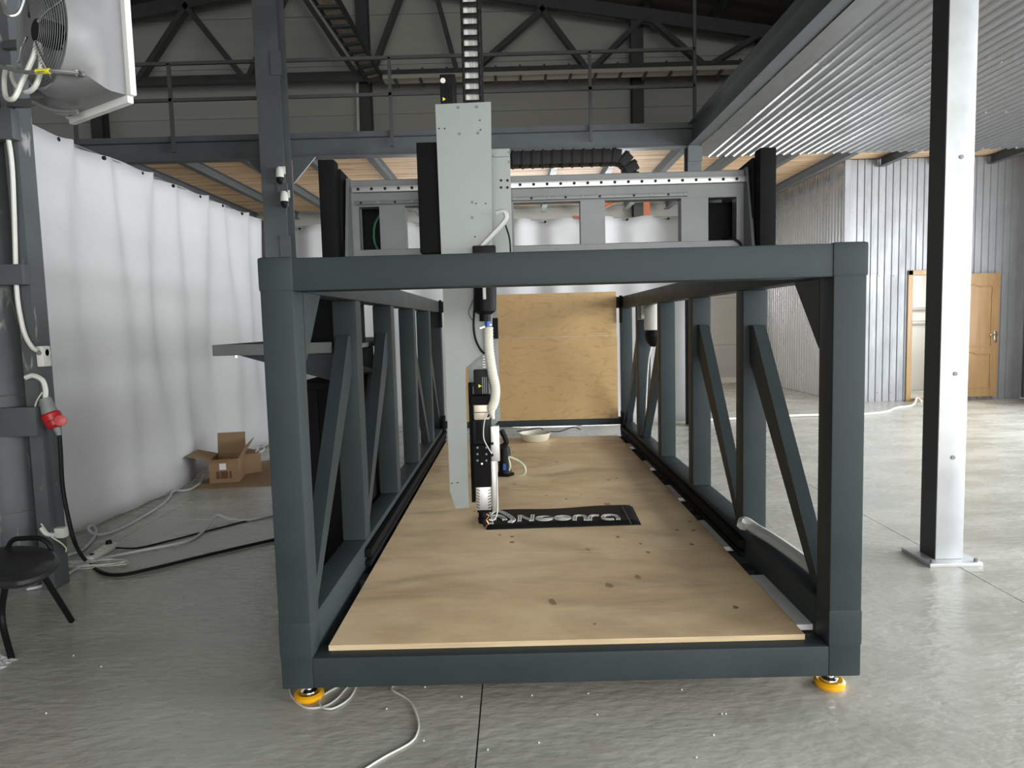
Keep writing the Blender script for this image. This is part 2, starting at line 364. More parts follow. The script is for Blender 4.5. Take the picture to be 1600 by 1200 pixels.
# room contents
t = thing('water_pipe', (D0+.1, BY+1.7, 1.2), 'white water pipe with a brass tap on the wall of the room beyond the doorway', 'pipe')
B().cyl((D0-.4, BY+1.7, 1.55), (D1+.9, BY+1.7, 1.55), .018, 8).cyl((D0-.4, BY+1.7, 1.3), (D1+.9, BY+1.7, 1.3), .014, 8).obj('pipe', m_white, t)
B().cyl((D0+.5, BY+1.72, 1.57), (D0+.5, BY+1.6, 1.57), .03, 8).bar((D0+.44, BY+1.6, 1.6), (D0+.56, BY+1.6, 1.6), .03, .03).obj('tap', mat('brass', (.6, .42, .14), .35, .9), t)
t = thing('slatted_bench', (D0+.3, BY+1.45, 0), 'pale slatted bench back seen through the open doorway', 'bench')
for k in range(6): B().box((D0-.1, BY+1.4, .5+k*.055), (D1+.5, BY+1.42, .53+k*.055)).obj('slat', m_wallw, t, smooth=False)
for xx in (D0-.02, D1+.4): B().box((xx, BY+1.421, .0), (xx+.04, BY+1.46, .82)).obj('leg', m_gray, t)
t = B().tube(smoothpath([(D0+.08, BY+1.25, .2), (D0+.3, BY+1.2, .24), (D0+.42, BY+1.2, .34), (D0+.55, BY+1.25, .45)], 6), .025, 6).tube(smoothpath([(D0+.05, BY+1.2, .12), (D0+.3, BY+1.1, .16), (D0+.6, BY+1.2, .14)], 6), .03, 6).tube(smoothpath([(D0+.05, BY+1.1, .035), (D0+.3, BY+1.0, .035), (D0+.6, BY+1.1, .035)], 6), .035, 6).obj('hose_bundle', m_rub)
tag(t, 'heap of black hoses on the floor inside the doorway', 'hose')

# wall columns on the back wall
for px_, q in ((157, 200), (572, 160), (995, 120), (1192, 60)):
    x = PY(px_, q, 15.55).x
    o = B().box((x-.12, 15.4, 0), (x+.12, 15.412, roofz(x)+.2)).box((x-.12, 15.678, 0), (x+.12, 15.69, roofz(x)+.2)).box((x-.006, 15.41, 0), (x+.006, 15.68, roofz(x)+.2)).obj('wall_column', m_truss, smooth=False)
    tag(o, {157: 'dark steel wall column left of the fan heater pipe on back wall', 572: 'dark steel wall column below the end of the sloping cable tray', 995: 'dark steel wall column on back wall above the long drag chain', 1192: 'dark steel wall column beside the far end of the roof truss'}[px_], 'column', 'back wall columns')

# roof truss
TY = 15.0
CZ = 6.62
t = thing('roof_truss', (APX, TY, CZ), 'dark steel roof truss with zigzag braces in front of the back wall', 'truss')
B().box((HX0+.05, TY-.07, CZ-.1), (HX1-.05, TY+.07, CZ+.08), .01).obj('bottom_chord', m_truss, t)
for s, xe in ((-1, HX0+.05), (1, HX1-.05)):
    B().bar((APX, TY, APZ-.08), (xe, TY, roofz(xe)-.08), .16, .26).obj('top_chord', m_truss, t)
bx = [-12.2, -7.55, -2.75, 1.7, 4.05]; bx = [PY(q, 110, TY).x for q in (215, 385, 580, 760, 921, 1100)]
tops = [PY(q, r, TY) for q, r in ((292, -4), (450, -60), (663, -65), (835, -8), (1008, 12), (1190, 46))]
def dia(x0, x1):
    B().bar((x0, TY, CZ), (x1, TY, roofz(x1)-.12), .1, .19, up=(0, 1, 0)).obj('brace', m_truss, t)
def tp(q): 
    # x on the top chord where the pixel column q crosses it
    return PY(q, 20, TY).x
for a, b_ in ((bx[0], tp(296)), (bx[1]-.05, tp(290)), (bx[1]+.05, tp(455)), (bx[2], tp(635)-.0), (bx[3]-.6, tp(680)), (bx[3]-.3, tp(858)), (bx[4]-.06, tp(838)), (bx[4]+.06, tp(1005)), (bx[5], tp(1012)), (bx[5]+.1, tp(1188))):
    dia(a, b_)
dia(bx[0]-.1, tp(100)); dia(bx[2]-.3, tp(462))
x = tp(1195); B().box((x-.07, TY-.05, CZ), (x+.07, TY+.05, roofz(x)-.1)).obj('upright', m_truss, t)
x = tp(990); B().box((x-.07, TY-.05, CZ), (x+.07, TY+.05, roofz(x)-.1)).obj('upright', m_truss, t)

# cable trays
t = thing('cable_tray', (-3, 12, 6.6), 'ladder cable tray full of tan cables sloping down to the truss', 'cable tray')
def tp3(px_, py_, zz): return PZ(px_, py_, zz)
aL, bL = PZ(478, -20, 6.55), PZ(578, 128, 6.5); aR, bR = PZ(518, -20, 6.55), PZ(598, 123, 6.5)
for a, b_ in ((aL, bL), (aR, bR)): B().bar(a, b_, .03, .1).obj('side_rail', m_truss, t)
for k in range(11):
    f = (k+.5)/11; B().bar(aL.lerp(bL, f)-Z_*.05, aR.lerp(bR, f)-Z_*.05, .09, .04).obj('rung', m_truss, t)
for k in range(8):
    f = .12+k*.105; B().cyl(aL.lerp(aR, f)-Z_*.0, bL.lerp(bR, f)-Z_*.0, .02, 6).obj('cable', m_tanc, t)
t = thing('cable_tray', (1, TY-.35, 6.4), 'long level cable tray with white bottom hung along the truss chord', 'cable tray')
x0, x1 = PY(600, 125, TY-.35).x, PY(1185, 100, TY-.35).x
B().box((x0, TY-.5, 6.37), (x1, TY-.2, 6.385)).box((x0, TY-.505, 6.37), (x1, TY-.5, 6.45)).obj('tray', mat('tray_cream', (.5, .48, .4), .5), t, smooth=False)
k = x0+.25
while k < x1:
    B().box((k-.025, TY-.53, 6.33), (k+.025, TY-.17, 6.369)).box((k-.02, TY-.19, 6.33), (k+.02, TY-.071, 6.36)).box((k-.02, TY-.09, 6.33), (k+.02, TY-.071, 6.72)).obj('bracket', m_truss, t, smooth=False); k += .5
o = B().tube([PY(558, 122, 15.37), PY(560, 215, 15.37)], .03, 8).obj('conduit', m_white); tag(o, 'pale vertical conduit beside the wall column under the cable tray', 'conduit')

# ------------------------------------------------------------------ mezzanine
MY, MZ = 9.55, 3.96
MX1 = 2.42
mz = thing('mezzanine', (0, 12, MZ), 'steel mezzanine with timber plank deck along the back of the hall', 'mezzanine')
def ibeam_x(x0, x1, y, z0, z1, w_=.16):
    return B().box((x0, y-w_/2, z1-.014), (x1, y+w_/2, z1)).box((x0, y-w_/2, z0), (x1, y+w_/2, z0+.014)).box((x0, y-.006, z0+.014), (x1, y+.006, z1-.014))
ibeam_x(HX0+.05, MX1, MY, 3.70, 3.955).obj('edge_beam', m_steel, mz, smooth=False)
B().box((HX0+.05, MY-.085, 3.955), (MX1, MY-.07, 4.01)).obj('kick_plate', m_steel, mz, smooth=False)
jo = None
k = 0
x = -13.4
while x < HX1-.1:
    b = B().box((x-.05, MY+.1, 3.93), (x+.05, 15.38, 3.94)).box((x-.05, MY+.1, 3.80), (x+.05, 15.38, 3.812)).box((x-.005, MY+.1, 3.812), (x+.005, 15.38, 3.93))
    if x > AX-.2: 
        b.bm.free(); b = B().box((x-.05, MY+.1, 3.93), (x+.05, BY-.03, 3.94)).box((x-.05, MY+.1, 3.80), (x+.05, BY-.03, 3.812)).box((x-.005, MY+.1, 3.812), (x+.005, BY-.03, 3.93))
    b.obj('joist', m_steel, mz, smooth=False); x += .88
y = MY+.09; pl = None; ip = 0
while y < 15.24:
    ww = .148
    if pl is None:
        pl = B().box((HX0+.1, y, 3.945), (HX1-.02, y+ww-.012, 3.985)).obj('plank', m_plank, mz, smooth=False)
    else:
        c = dup(pl, (0, ip*ww, random.uniform(-.003, .002)));
    y += ww; ip += 1
# right-hand deck running towards the camera: edge beam, foil band, corrugated soffit
B().box((MX1-.006, .5, 3.714), (MX1+.006, MY+.1, 3.98)).box((MX1-.08, .5, 3.98), (MX1+.08, MY+.1, 3.995)).box((MX1-.08, .5, 3.70), (MX1+.08, MY+.1, 3.714)).obj('edge_beam', m_steel, mz, smooth=False)
so = thing('corrugated_soffit', (5.4, 5, 3.66), 'shiny corrugated metal soffit under the right-hand deck', 'ceiling panel')
B().box((MX1+.081, .5, 3.69), (2.72, 10.0, 3.692)).obj('foil_band', m_galvc, so)
sy_edges = [.5, 4.0, 6.3, 8.0, 10.05]
for c, d in ((.5, 3.6), (3.55, 6.55), (6.5, 10.05)):
    x = 2.7
    while x < HX1-.05:
        zo = .002 if c < 3 else (.0 if c < 6 else -.002)
        sheet('metal_sheet', x, min(x+1.15, HX1-.01), c, d, lambda u, v, q: (u, v, 3.70-q+zo), m_galvc, so); x += 1.15
bs = B()
for yy in (9.98, 8.2, 6.6):
    x = 2.85
    while x < HX1-.1: bs.cyl((x, yy, 3.69), (x, yy, 3.677), .011, 6); x += .23
bs.obj('screw_heads', m_gray, so)
# railing
t = thing('railing', (-2, MY-.02, 4.0), 'thin dark steel railing along the mezzanine edge', 'railing')
for px_, qy in ((117, 170), (268, 170), (610, 150), (922, 150), (1085, 140)):
    x = PY(px_, qy, MY-.1).x; top = 4.92 if px_ < 1080 else 5.9
    B().bar((x, MY-.11, 3.8), (x, MY-.11, top), .04, .04).obj('post', m_truss, t)
xe = PY(1085, 140, MY-.1).x
for zz in (4.92, 4.46): B().bar((HX0+.3, MY-.11, zz), (xe, MY-.11, zz), .04, .04).obj('rail', m_truss, t)
# strut in the far corner under the deck: orange rack seen through the gantry window
t = thing('orange_rack', (1.3, 10.6, 0), 'orange and dark steel rack frame standing behind the back curtain', 'rack')
m_or = mat('orange_paint', (.4, .1, .03), .5)
B().box((1.95, 10.5, 0), (2.03, 10.58, 3.4)).box((.9, 10.5, 0), (.98, 10.58, 3.0)).obj('upright', m_or, t, smooth=False)
B().bar((.94, 10.54, 2.95), (1.99, 10.54, 3.38), .05, .05).bar((.94, 10.54, 2.9), (1.99, 10.54, 2.9), .06, .06).obj('crossbar', m_or, t)

# ------------------------------------------------------------------ building columns
t = thing('steel_column', (-3.0, 9.3, 0), 'grey steel column carrying two small white cameras behind the machine', 'column')
cx0, cx1 = -3.14, -2.84
B().box((cx0, 9.05, 0), (cx1, 9.066, 7.4)).box((cx0, 9.35, 0), (cx1, 9.366, 7.4)).box((-3.0, 9.066, 0), (-2.98, 9.35, 7.4)).obj('shaft', m_steel, t, smooth=False)
B().box((cx0+.02, 9.066, 0), (cx1-.0, 9.36, .02)).obj('base_plate', m_steel, t)
for zz in (2.35, 3.0, 4.6): B().box((cx1-.1, 9.03, zz), (cx1+.03, 9.049, zz+.28)).obj('batten', m_steel, t)
for s in (-1, 1): B().prism([(-2.99+s*.15, 9.4, 3.68), (-2.99+s*.45, 9.4, 3.68), (-2.99+s*.15, 9.4, 3.35)], (0, .03, 0)).obj('knee_bracket', m_steel, t)
t = thing('steel_column', (2.42, MY, 0), 'short grey post under the corner of the mezzanine edge beams', 'column')
B().box((2.33, MY-.1, 0), (2.51, MY-.09, 3.7)).box((2.33, MY+.09, 0), (2.51, MY+.1, 3.7)).box((2.415, MY-.09, 0), (2.425, MY+.09, 3.7)).obj('shaft', m_steel, t, smooth=False)
B().prism([(2.33, MY-.13, 3.7), (2.51, MY-.13, 3.7), (2.51, MY-.13, 3.5), (2.33, MY-.13, 3.5)], (0, .029, 0)).obj('head_plate', m_steel, t)
# right near zinc column
t = thing('square_column', (2.5, 4.07, 0), 'shiny square steel column on a base plate right of the machine', 'column')
B().box((2.405, 3.985, .022), (2.565, 4.145, 3.69), .008).obj('shaft', m_colz, t)
B().box((2.4035, 3.99, .022), (2.4049, 4.14, 3.69)).obj('dark_side_plate', m_dark, t)  # thin dark plate over the left face of the shaft
B().box((2.335, 3.915, 0), (2.635, 4.215, .022), .002).obj('base_plate', m_colz, t)
bb = B()
for zz in (.62, 1.1, 2.3):
    bb.cyl((2.49, 3.985, zz), (2.49, 3.979, zz), .012, 8)
for dx in (2.36, 2.61): bb.cyl((dx, 3.94, .022), (dx, 3.94, .04), .012, 6)
bb.obj('bolt', m_gray, t)

# left near built-up column
t = thing('built_up_column', (-2.8, 4.0, 0), 'grey built-up steel column with batten plates at the left edge', 'column')
B().lathe((-2.94, 3.99, 0), (0, 0, 1), [(.16, 0), (.16, 1.05), (.14, 1.1), (.14, 7.6)], 28).obj('round_shaft', m_dirt, t)
B().box((-2.735, 3.9, 0), (-2.66, 3.912, 7.6)).box((-2.672, 3.912, 0), (-2.66, 4.03, 7.6)).box((-2.735, 3.912, 0), (-2.723, 4.03, 7.6)).obj('channel', m_dirt, t, smooth=False)
for a, b_, xa, xb in ((1.73, 1.84, -3.1, -2.652), (.9, 1.06, -3.05, -2.645), (2.5, 2.66, -3.1, -2.64)):
    B().box((xa, 3.835, a), (xb, 3.899, b_), .003).obj('batten', m_steel, t)
cable('conduit', [PY(*q, 3.87) for q in ((8, 190), (18, 250), (22, 330), (26, 450), (33, 500), (40, 525), (50, 542), (58, 548))], .012, m_white, t)
B().lathe((-2.94, 3.99, .46), (0, 0, 1), [(.162, 0), (.165, .004), (.162, .008)], 28).obj('tie_wire', m_alu, t)
B().lathe((-2.94, 3.99, 1.12), (0, 0, 1), [(.143, 0), (.146, .004), (.143, .008)], 28).obj('tie_wire', m_alu, t)
p = PY(63, 557, 3.9); zc = p.z
o = thing('wall_socket', (-2.64, 3.93, zc), 'cream socket box fixed to the left column', 'socket')
B().box((-2.659, 3.9, zc-.058), (-2.62, 3.97, zc+.058), .008).obj('box', m_white, o)
B().lathe((-2.62, 3.935, zc+.02), (1, 0, 0), [(.026, 0), (.026, .004), (.02, .004), (.019, -.004)], 16).obj('socket_ring', m_white, o)
B().lathe((-2.64, 3.9, zc+.02), (0, -1, 0), [(.014, 0), (.014, .003), (.0, .003)], 16).obj('cover_screw', m_gray, o)
B().box((-2.652, 3.894, zc-.04), (-2.626, 3.8999, zc-.012), .001).obj('switch', m_white, o)
# red plug
t = thing('power_plug', PY(85, 655, 3.88), 'red and grey industrial plug hanging on the left column', 'plug')
a = PY(70, 622, 3.88); b_ = PY(78, 645, 3.88); c_ = PY(89, 668, 3.88); d_ = PY(93, 680, 3.88)
B().cyl(a, b_, .03, 14, .042).obj('grey_housing', m_gray, t)
B().box((-2.659, 3.885, b_.z-.0), (b_.x-.02, 3.9, b_.z+.05), .002).obj('wall_bracket', m_gray, t)
B().lathe(b_, c_-b_, [(.042, 0), (.05, .01), (.05, .045), (.046, .05), (.046, .075), (.032, .09)], 18).obj('red_body', m_red, t)
B().lathe(PY(95, 657, 3.84), (.4, -.9, .1), [(.0, 0), (.03, 0), (.03, .02), (.0, .025)], 16).obj('red_cap', m_red, t)
B().cyl(c_, d_, .022, 12, .014).obj('gland', m_gray, t)
cable('conduit', [PY(40, 590, 3.88), PY(52, 587, 3.88), PY(66, 594, 3.88), PY(71, 608, 3.88), PY(71, 622, 3.88)], .014, m_white, t)
cable('earth_wire', [PY(66, 613, 3.87), PY(57, 628, 3.87), PY(52, 650, 3.87), PY(49, 662, 3.87)], .004, m_tube, t)
fl = lambda x, y, r=.01: PZ(x, y, r)
pts = [d_, PY(95, 710, 3.88), PY(98, 760, 3.89), PY(107, 810, 3.9), PY(118, 850, 3.92)]
o = cable('power_cable', pts + [fl(135, 877, .013), fl(160, 895, .013), fl(190, 898, .013), fl(240, 888, .013), fl(330, 866, .013), fl(435, 842, .013), fl(560, 815, .013)], .0115, m_rub)
tag(o, 'thick black cable drooping from the red plug and across the floor', 'cable')
o = cable('thin_cable', [fl(181, 856, .015), fl(215, 856, .006), fl(260, 846, .006), fl(330, 828, .006), fl(440, 800, .006)], .006, m_rub); tag(o, 'thin black cable running from the white power strip', 'cable')
o = cable('air_hose', [fl(2, 925, .012), fl(60, 917, .012), fl(100, 900, .012), fl(140, 878, .012), fl(210, 862, .012), fl(290, 846, .012), fl(320, 828, .012), fl(338, 805, .05), fl(360, 811, .02), fl(390, 812, .012), fl(440, 800, .012)], .0095, m_hoseg); tag(o, 'pale grey hose curving from the left column base towards the machine', 'hose')
o = cable('air_hose', [fl(98, 869, .012), fl(125, 861, .012), fl(143, 845, .012), fl(150, 830, .03), fl(145, 821, .05), fl(138, 825, .06), fl(145, 833, .03), fl(165, 834, .012), fl(200, 820, .012), fl(240, 797, .012), fl(262, 780, .012), fl(269, 765, .04), fl(264, 759, .05), fl(275, 766, .02), fl(295, 765, .012), fl(312, 755, .012), fl(318, 742, .03)], .0095, m_hoseg); tag(o, 'pale grey hose looping along the foot of the left curtain', 'hose')
# power strip
t = thing('power_strip', fl(158, 862, 0), 'white power strip with a black plug on the floor by the curtain', 'power strip')
a, b_ = fl(138, 873, .03), fl(177, 849, .03); d = (b_-a); d.z = 0; d.normalize(); s_ = Vector((-d.y, d.x, 0))
L_ = (b_-a).length/2
B().obox((a+b_)/2-Z_*.008, d, s_, Z_, (L_, .03, .021), .008).obj('body', m_white, t)
for k in range(4):
    c = a.lerp(b_, .28+.17*k)+Z_*.013
    B().lathe(c, Z_, [(.02, 0), (.02, .003), (.015, .003), (.014, .0005)], 14).obj('socket', m_white, t)
B().box(a.lerp(b_, .13)+Vector((-.012, -.01, .013)), a.lerp(b_, .13)+Vector((.012, .01, .02)), .002).obj('switch', m_plas, t)
c = a.lerp(b_, .82)+Z_*.014; B().lathe(c, Z_, [(.02, 0), (.02, .015), (.015, .025), (.0, .027)], 12).obj('black_plug', m_plas, t)
# coil of white wire
pts = []
for k in range(64):
    an = k*.52; rr = .82+.3*math.sin(k*1.37)*math.sin(k*.31+1)
    c = fl(150, 883, .006); pts.append(Vector((c.x+.19*rr*math.cos(an), c.y+.075*rr*math.sin(an)+.012*math.sin(k*.7), .006+.0009*k*.4)))
pts += [fl(112, 884, .006), fl(104, 872, .006), fl(112, 866, .012)]
o = cable('wire_coil', pts, .0028, m_white, n=5, seg=5); tag(o, 'loose coil of thin white wire beside the power strip', 'wire')
o = thing('floor_socket', PY(88, 832, 3.95), 'white cable socket at the foot of the left column', 'socket')
p = PY(92, 832, 3.95)
B().box((p.x-.04, 3.93, p.z-.03), (p.x+.04, 3.98, p.z+.03), .008).obj('box', m_white, o)
cable('lead', [PY(64, 825, 3.87), PY(72, 834, 3.87), PY(84, 836, 3.92)], .012, m_white, o)
cable('earth_wire', [PY(64, 818, 3.9), PY(80, 838, 3.9), PY(95, 848, 3.92), PY(103, 856, 3.95), PY(103, 862, 3.96)], .004, m_tube, o)

# ------------------------------------------------------------------ fan heater
n = Vector((-.55, -.835, 0)).normalized(); tt = Vector((-.835, .55, 0)).normalized()
fc = PY(64, 50, 3.3) - n*.2
t = thing('fan_heater', fc, 'white fan heater with round fan guard hung at the top left', 'heater')
hs = .275
def ringpts(kind, off, r):
    out = []
    for i in range(32):
        an = 2*PI*i/32; cx, cz = math.cos(an), math.sin(an)
        if kind == 'sq': k = r/max(abs(cx), abs(cz)); 
        else: k = r
        out.append(fc + n*off + tt*(cx*k) + Z_*(cz*k))
    return out
b = B(); rs = [b._v(ringpts('sq', -.02, hs)), b._v(ringpts('sq', 0.05, hs)), b._v(ringpts('sq', .07, hs-.01)), b._v(ringpts('ci', .14, .27)), b._v(ringpts('ci', .2, .25)), b._v(ringpts('ci', .2, .238)), b._v(ringpts('ci', .05, .225))]
for A, C in zip(rs, rs[1:]):
    for i in range(32): b.bm.faces.new([A[i], A[(i+1) % 32], C[(i+1) % 32], C[i]])
b.bm.faces.new(rs[0][::-1]); b.bm.faces.new(rs[-1]); b.obj('casing', m_heater, t)
b = B()
for s1, s2, sz1, sz2 in ((-1, -1, -1, 1), (1, 1, -1, 1), (-1, 1, -1, -1), (-1, 1, 1, 1)):
    b.bar(fc-n*.035+tt*(hs+.005)*s1+Z_*(hs+.005)*sz1, fc-n*.035+tt*(hs+.005)*s2+Z_*(hs+.005)*sz2, .06, .03, up=n, bev=.008)
b.obj('outlet_frame', m_edgewhite, t)
hub = B().lathe(fc+n*.1, n, [(.055, 0), (.06, .03), (.06, .1), (.05, .12), (.0, .12)], 18).obj('motor', m_plas, t)
for k in range(7):
    an = 2*PI*k/7; u = tt*math.cos(an)+Z_*math.sin(an); v = tt*-math.sin(an)+Z_*math.cos(an)
    B().prism([fc+n*.11+u*.05-v*.02, fc+n*.13+u*.05+v*.03, fc+n*.145+u*.22+v*.08, fc+n*.09+u*.22-v*.04], n*.004).obj('blade', m_gray, t)
b = B()
for r in [.08+.0125*k for k in range(13)]:
    b.tube([fc+n*(.2+.045*(1-(r/.24)**2)) + tt*math.cos(2*PI*i/36)*r + Z_*math.sin(2*PI*i/36)*r for i in range(37)], .0016, 4)
b.obj('guard_rings', m_gray, t)
for k in range(4):
    an = PI/4+.45+k*PI/2; u = tt*math.cos(an)+Z_*math.sin(an)
    B().tube([fc+n*.235+u*.06, fc+n*.225+u*.15, fc+n*.205+u*.225, fc+n*.205+u*.25], .005, 6).obj('guard_strut', m_chrome, t)
cable('motor_cable', [fc+n*.22-Z_*.05, fc+n*.24-Z_*.12-tt*.0, fc+n*.27-Z_*.22+tt*.05, fc+n*.3-Z_*.3+tt*.08, fc+n*.3-Z_*.27+tt*.16, fc+n*.25-Z_*.12+tt*.25, fc+n*.1-Z_*.05+tt*.42], .011, m_white, t)
cable('motor_cable', [fc+n*.21-Z_*.05, fc+n*.22-Z_*.16-tt*.02, fc+n*.24-Z_*.245, fc+n*.25-Z_*.26+tt*.08, fc+n*.25-Z_*.2+tt*.18, fc+n*.2-Z_*.1+tt*.3, fc+n*.0+Z_*.0+tt*.5], .011, m_white, t)
cable('steel_pipe', [PY(-40, 95, 3.25), PY(0, 104, 3.22), PY(40, 113, 3.2), PY(80, 111, 3.18), PY(120, 114, 3.22), PY(140, 118, 3.3), PY(152, 122, 3.36)], .009, m_alu, t)
B().tube([PY(57, 112, 3.19), PY(78, 111, 3.18)], .0115, 10).obj('yellow_marker', m_yel2, t)
B().tube([PY(120, 114, 3.22), PY(131, 116, 3.25)], .013, 8).obj('pipe_union', m_chrome, t)
cable('drain_pipe', [fc+n*.14-Z_*.24+tt*.27, fc+n*.1-Z_*.28+tt*.2, fc+n*.06-Z_*.295+tt*.13, fc+n*.03-Z_*.295+tt*.08], .012, m_alu, t)
B().bar(fc+tt*.33+Z_*.1, (-2.68, 3.9, 3.0), .04, .04).bar(fc+tt*.33-Z_*.2, (-2.68, 3.9, 2.7), .04, .04).obj('console', m_steel, t)
cable('copper_loop', [PY(-5, -30, 3.1), PY(2, 0, 3.1), PY(8, 18, 3.08), PY(18, 25, 3.08), PY(30, 18, 3.1), PY(40, -10, 3.12)], .008, m_alu, t)

# ------------------------------------------------------------------ curtains
CH = 2.85
def curtain(name, s0, s1, fn, label, first, m=m_cloth):
    t = thing(name, fn((s0+s1)/2, 0, 0), label, 'curtain')
    b = B(); ns = int((s1-s0)/.035); nz = 22; g = []
    for i in range(ns+1):
        s = s0+(s1-s0)*i/ns; top = CH+.035*math.sin(PI*(s-first)/.56)**2-.01
        row = []
        for j in range(nz+1):
            z = .012+(top-.012)*j/nz; f = j/nz
            d_ = (.04*math.sin(s*2*PI/.56+1.2*math.sin(z*.9)+.6*(1-f)*math.sin(s*1.3))*(.35+.65*f**1.5)
                  + .07*(1-f)*math.sin(s*2.3+z*.8) + .016*math.sin(s*17+z*2.2)*f**3 + .022*math.sin(s*5.1-z*1.7))
            row.append(b.bm.verts.new(fn(s, z, d_)))
        g.append(row)
    for i in range(ns):
        for j in range(nz): b.bm.faces.new([g[i][j], g[i+1][j], g[i+1][j+1], g[i][j+1]])
    o = b.obj('cloth', m, t)
    so_ = o.modifiers.new('thickness', 'SOLIDIFY'); so_.thickness = .003
    k = first; h0 = None
    while k < s1:
        if k > s0:
            p = Vector(fn(k, CH-.03, 0)); nn = (Vector(fn(k, CH, 1))-Vector(fn(k, CH, 0))).normalized()
            c = B().lathe(p+nn*.02, nn, [(.016, 0), (.016, .02), (.009, .025), (.0, .025)], 10).obj('eyelet', m_plas, t)
        k += .56
    B().cyl(fn(s0, CH+.005, -.02), fn(s1, CH+.005, -.02), .004, 6).obj('hanging_wire', m_gray, t)
    return t
curtain('curtain', 4.2, 9.72, lambda s, z, d: Vector((-3.2+d, s, z)), 'long white curtain hanging along the left side on a wire', 5.06)
curtain('curtain', -3.15, 2.42, lambda s, z, d: Vector((s, 9.8-d, z)), 'white curtain hanging across the hall behind the machine', -2.9)

# ================================================================== THE MACHINE FRAME
XL, XR, YF, ZB, ZT, TW = -.912, 1.2685, 2.547, .094, 1.706, .12
YP = [YF+1.0+1.011*k for k in range(5)]; YE = YP[4]+TW
LZ = .355                                            # top of the deep lower side beams
t = thing('machine_frame', ((XL+XR)/2, YF+.06, 0), 'large dark grey welded box frame of the printing machine', 'machine frame')
fr = t
bev = .009
B().box((XL, YF, ZB), (XL+TW, YF+TW, ZT), bev).obj('front_post', m_paint, t)
B().box((XR-TW, YF, ZB), (XR, YF+TW, ZT), bev).obj('front_post', m_paint, t)
B().box((XL+TW*.98, YF+.0015, ZT-TW), (XR-TW*.98, YF+TW-.001, ZT-.001), bev).obj('top_beam', m_paint, t)
B().box((XL+TW*.98, YF+.0015, ZB+.001), (XR-TW*.98, YF+TW-.001, ZB+TW), bev).obj('bottom_beam', m_paint, t)
for x0 in (XL, XR-TW):
    # ground-off weld collars at the corners
    B().box((x0-.004, YF-.004, ZT-TW), (x0+TW+.004, YF+TW, ZT+.003), .012).obj('corner_weld', m_paint, t)
    B().box((x0-.003, YF-.003, ZB+TW), (x0+TW+.003, YF+TW, ZB+TW+.14), .012).obj('corner_weld', m_paint, t)
    B().box((x0, YF+TW, ZT-TW), (x0+TW, YE, ZT), bev).obj('top_rail', m_paint, t)
    B().box((x0, YF+TW, ZB), (x0+TW, YE, LZ), bev).obj('lower_rail', m_paint, t)
    pst = B().box((x0, YP[0], LZ), (x0+TW, YP[0]+TW, ZT-TW), bev).obj('post', m_paint, t)
    for k in range(1, 5): dup(pst, (0, YP[k]-YP[0], 0))
    xi = x0+TW/2; w_ = .06
    bz = 1.41
    for ya, yb in ((YP[0], YF+TW+.02), (YP[1], YP[0]+TW+.01), (YP[2]+TW, YP[3]-.01), (YP[3]+TW, YP[4]-.01)):
        sg = 1 if yb > ya else -1
        B().prism([(xi-w_/2, ya, bz), (xi-w_/2, ya+sg*.06, bz), (xi-w_/2, yb, LZ+.0), (xi-w_/2, yb-sg*.075, LZ), (xi-w_/2, ya, bz-.17)], (w_, 0, 0)).obj('brace', m_paint, t, smooth=False)
    gx = x0+TW-.012 if x0 < 0 else x0
    B().prism([(gx, YF+TW, ZT-TW), (gx, YF+TW+.24, ZT-TW), (gx, YF+TW, ZT-TW-.26)], (.012, 0, 0)).obj('gusset', m_paint, t, smooth=False)
    # guide rail and rack on the inner edge of the lower beam
    ri = x0+TW+.001 if x0 < 0 else x0-.036
    B().box((ri, YP[0]-.05, LZ-.075), (ri+.035, YE-.2, LZ-.03), .004).obj('guide_rail', m_black, t)
    B().box((ri+.005, YP[0]-.05, LZ-.12), (ri+.03, YE-.2, LZ-.09), .002).obj('gear_rack', m_black, t)
    ri2 = x0+TW+.001 if x0 < 0 else x0-.021
    B().box((ri2, YE-.3, LZ-.14), (ri2+.02, YE-.12, LZ+.12), .004).obj('end_stop', m_black, t)
    B().box((ri2, YE-.22, ZT-.28), (ri2+.02, YE-.12, ZT+.01), .004).obj('end_stop', m_black, t)
B().box((XL+TW, YE-TW, .325), (XR-TW, YE, .398), bev).obj('back_beam', m_paint, t)
B().box((XL+TW, YE-TW+.01, ZT-TW), (XR-TW, YE-.01, ZT-.001), bev).obj('back_beam', m_paint, t)
cbm = None
yy = 3.36
while yy < 7.5:
    if cbm is None: cbm = B().box((XL+TW, yy, ZB+.005), (XR-TW, yy+.1, .214), .006).obj('cross_beam', m_paint, t); y0 = yy
    else: dup(cbm, (0, yy-y0, 0))
    yy += .505
for x0 in (XL+.065, XR-.065):
    for yy in (YF+.115, YE-.08):
        f = B().lathe((x0, yy, .0), Z_, [(.054, 0), (.058, .006), (.058, .02), (.048, .027), (.036, .02), (.0, .02)], 28).obj('levelling_foot', m_yel, t)
        B().cyl((x0, yy, .022), (x0, yy, ZB+.01), .014, 12).lathe((x0, yy, .022), Z_, [(.034, 0), (.032, .01), (.018, .016)], 16).obj('stem', m_chrome, f)
# thin zinc strips lying on the right lower ledge
for a, b_ in ((2.69, 3.24), (3.66, 4.17), (4.71, 5.10), (5.71, 6.03), (6.7, 6.9)):
    o = B().box((1.084, a, .2142), (1.1475, b_, .2365)).obj('edge_strip', m_strip, t)
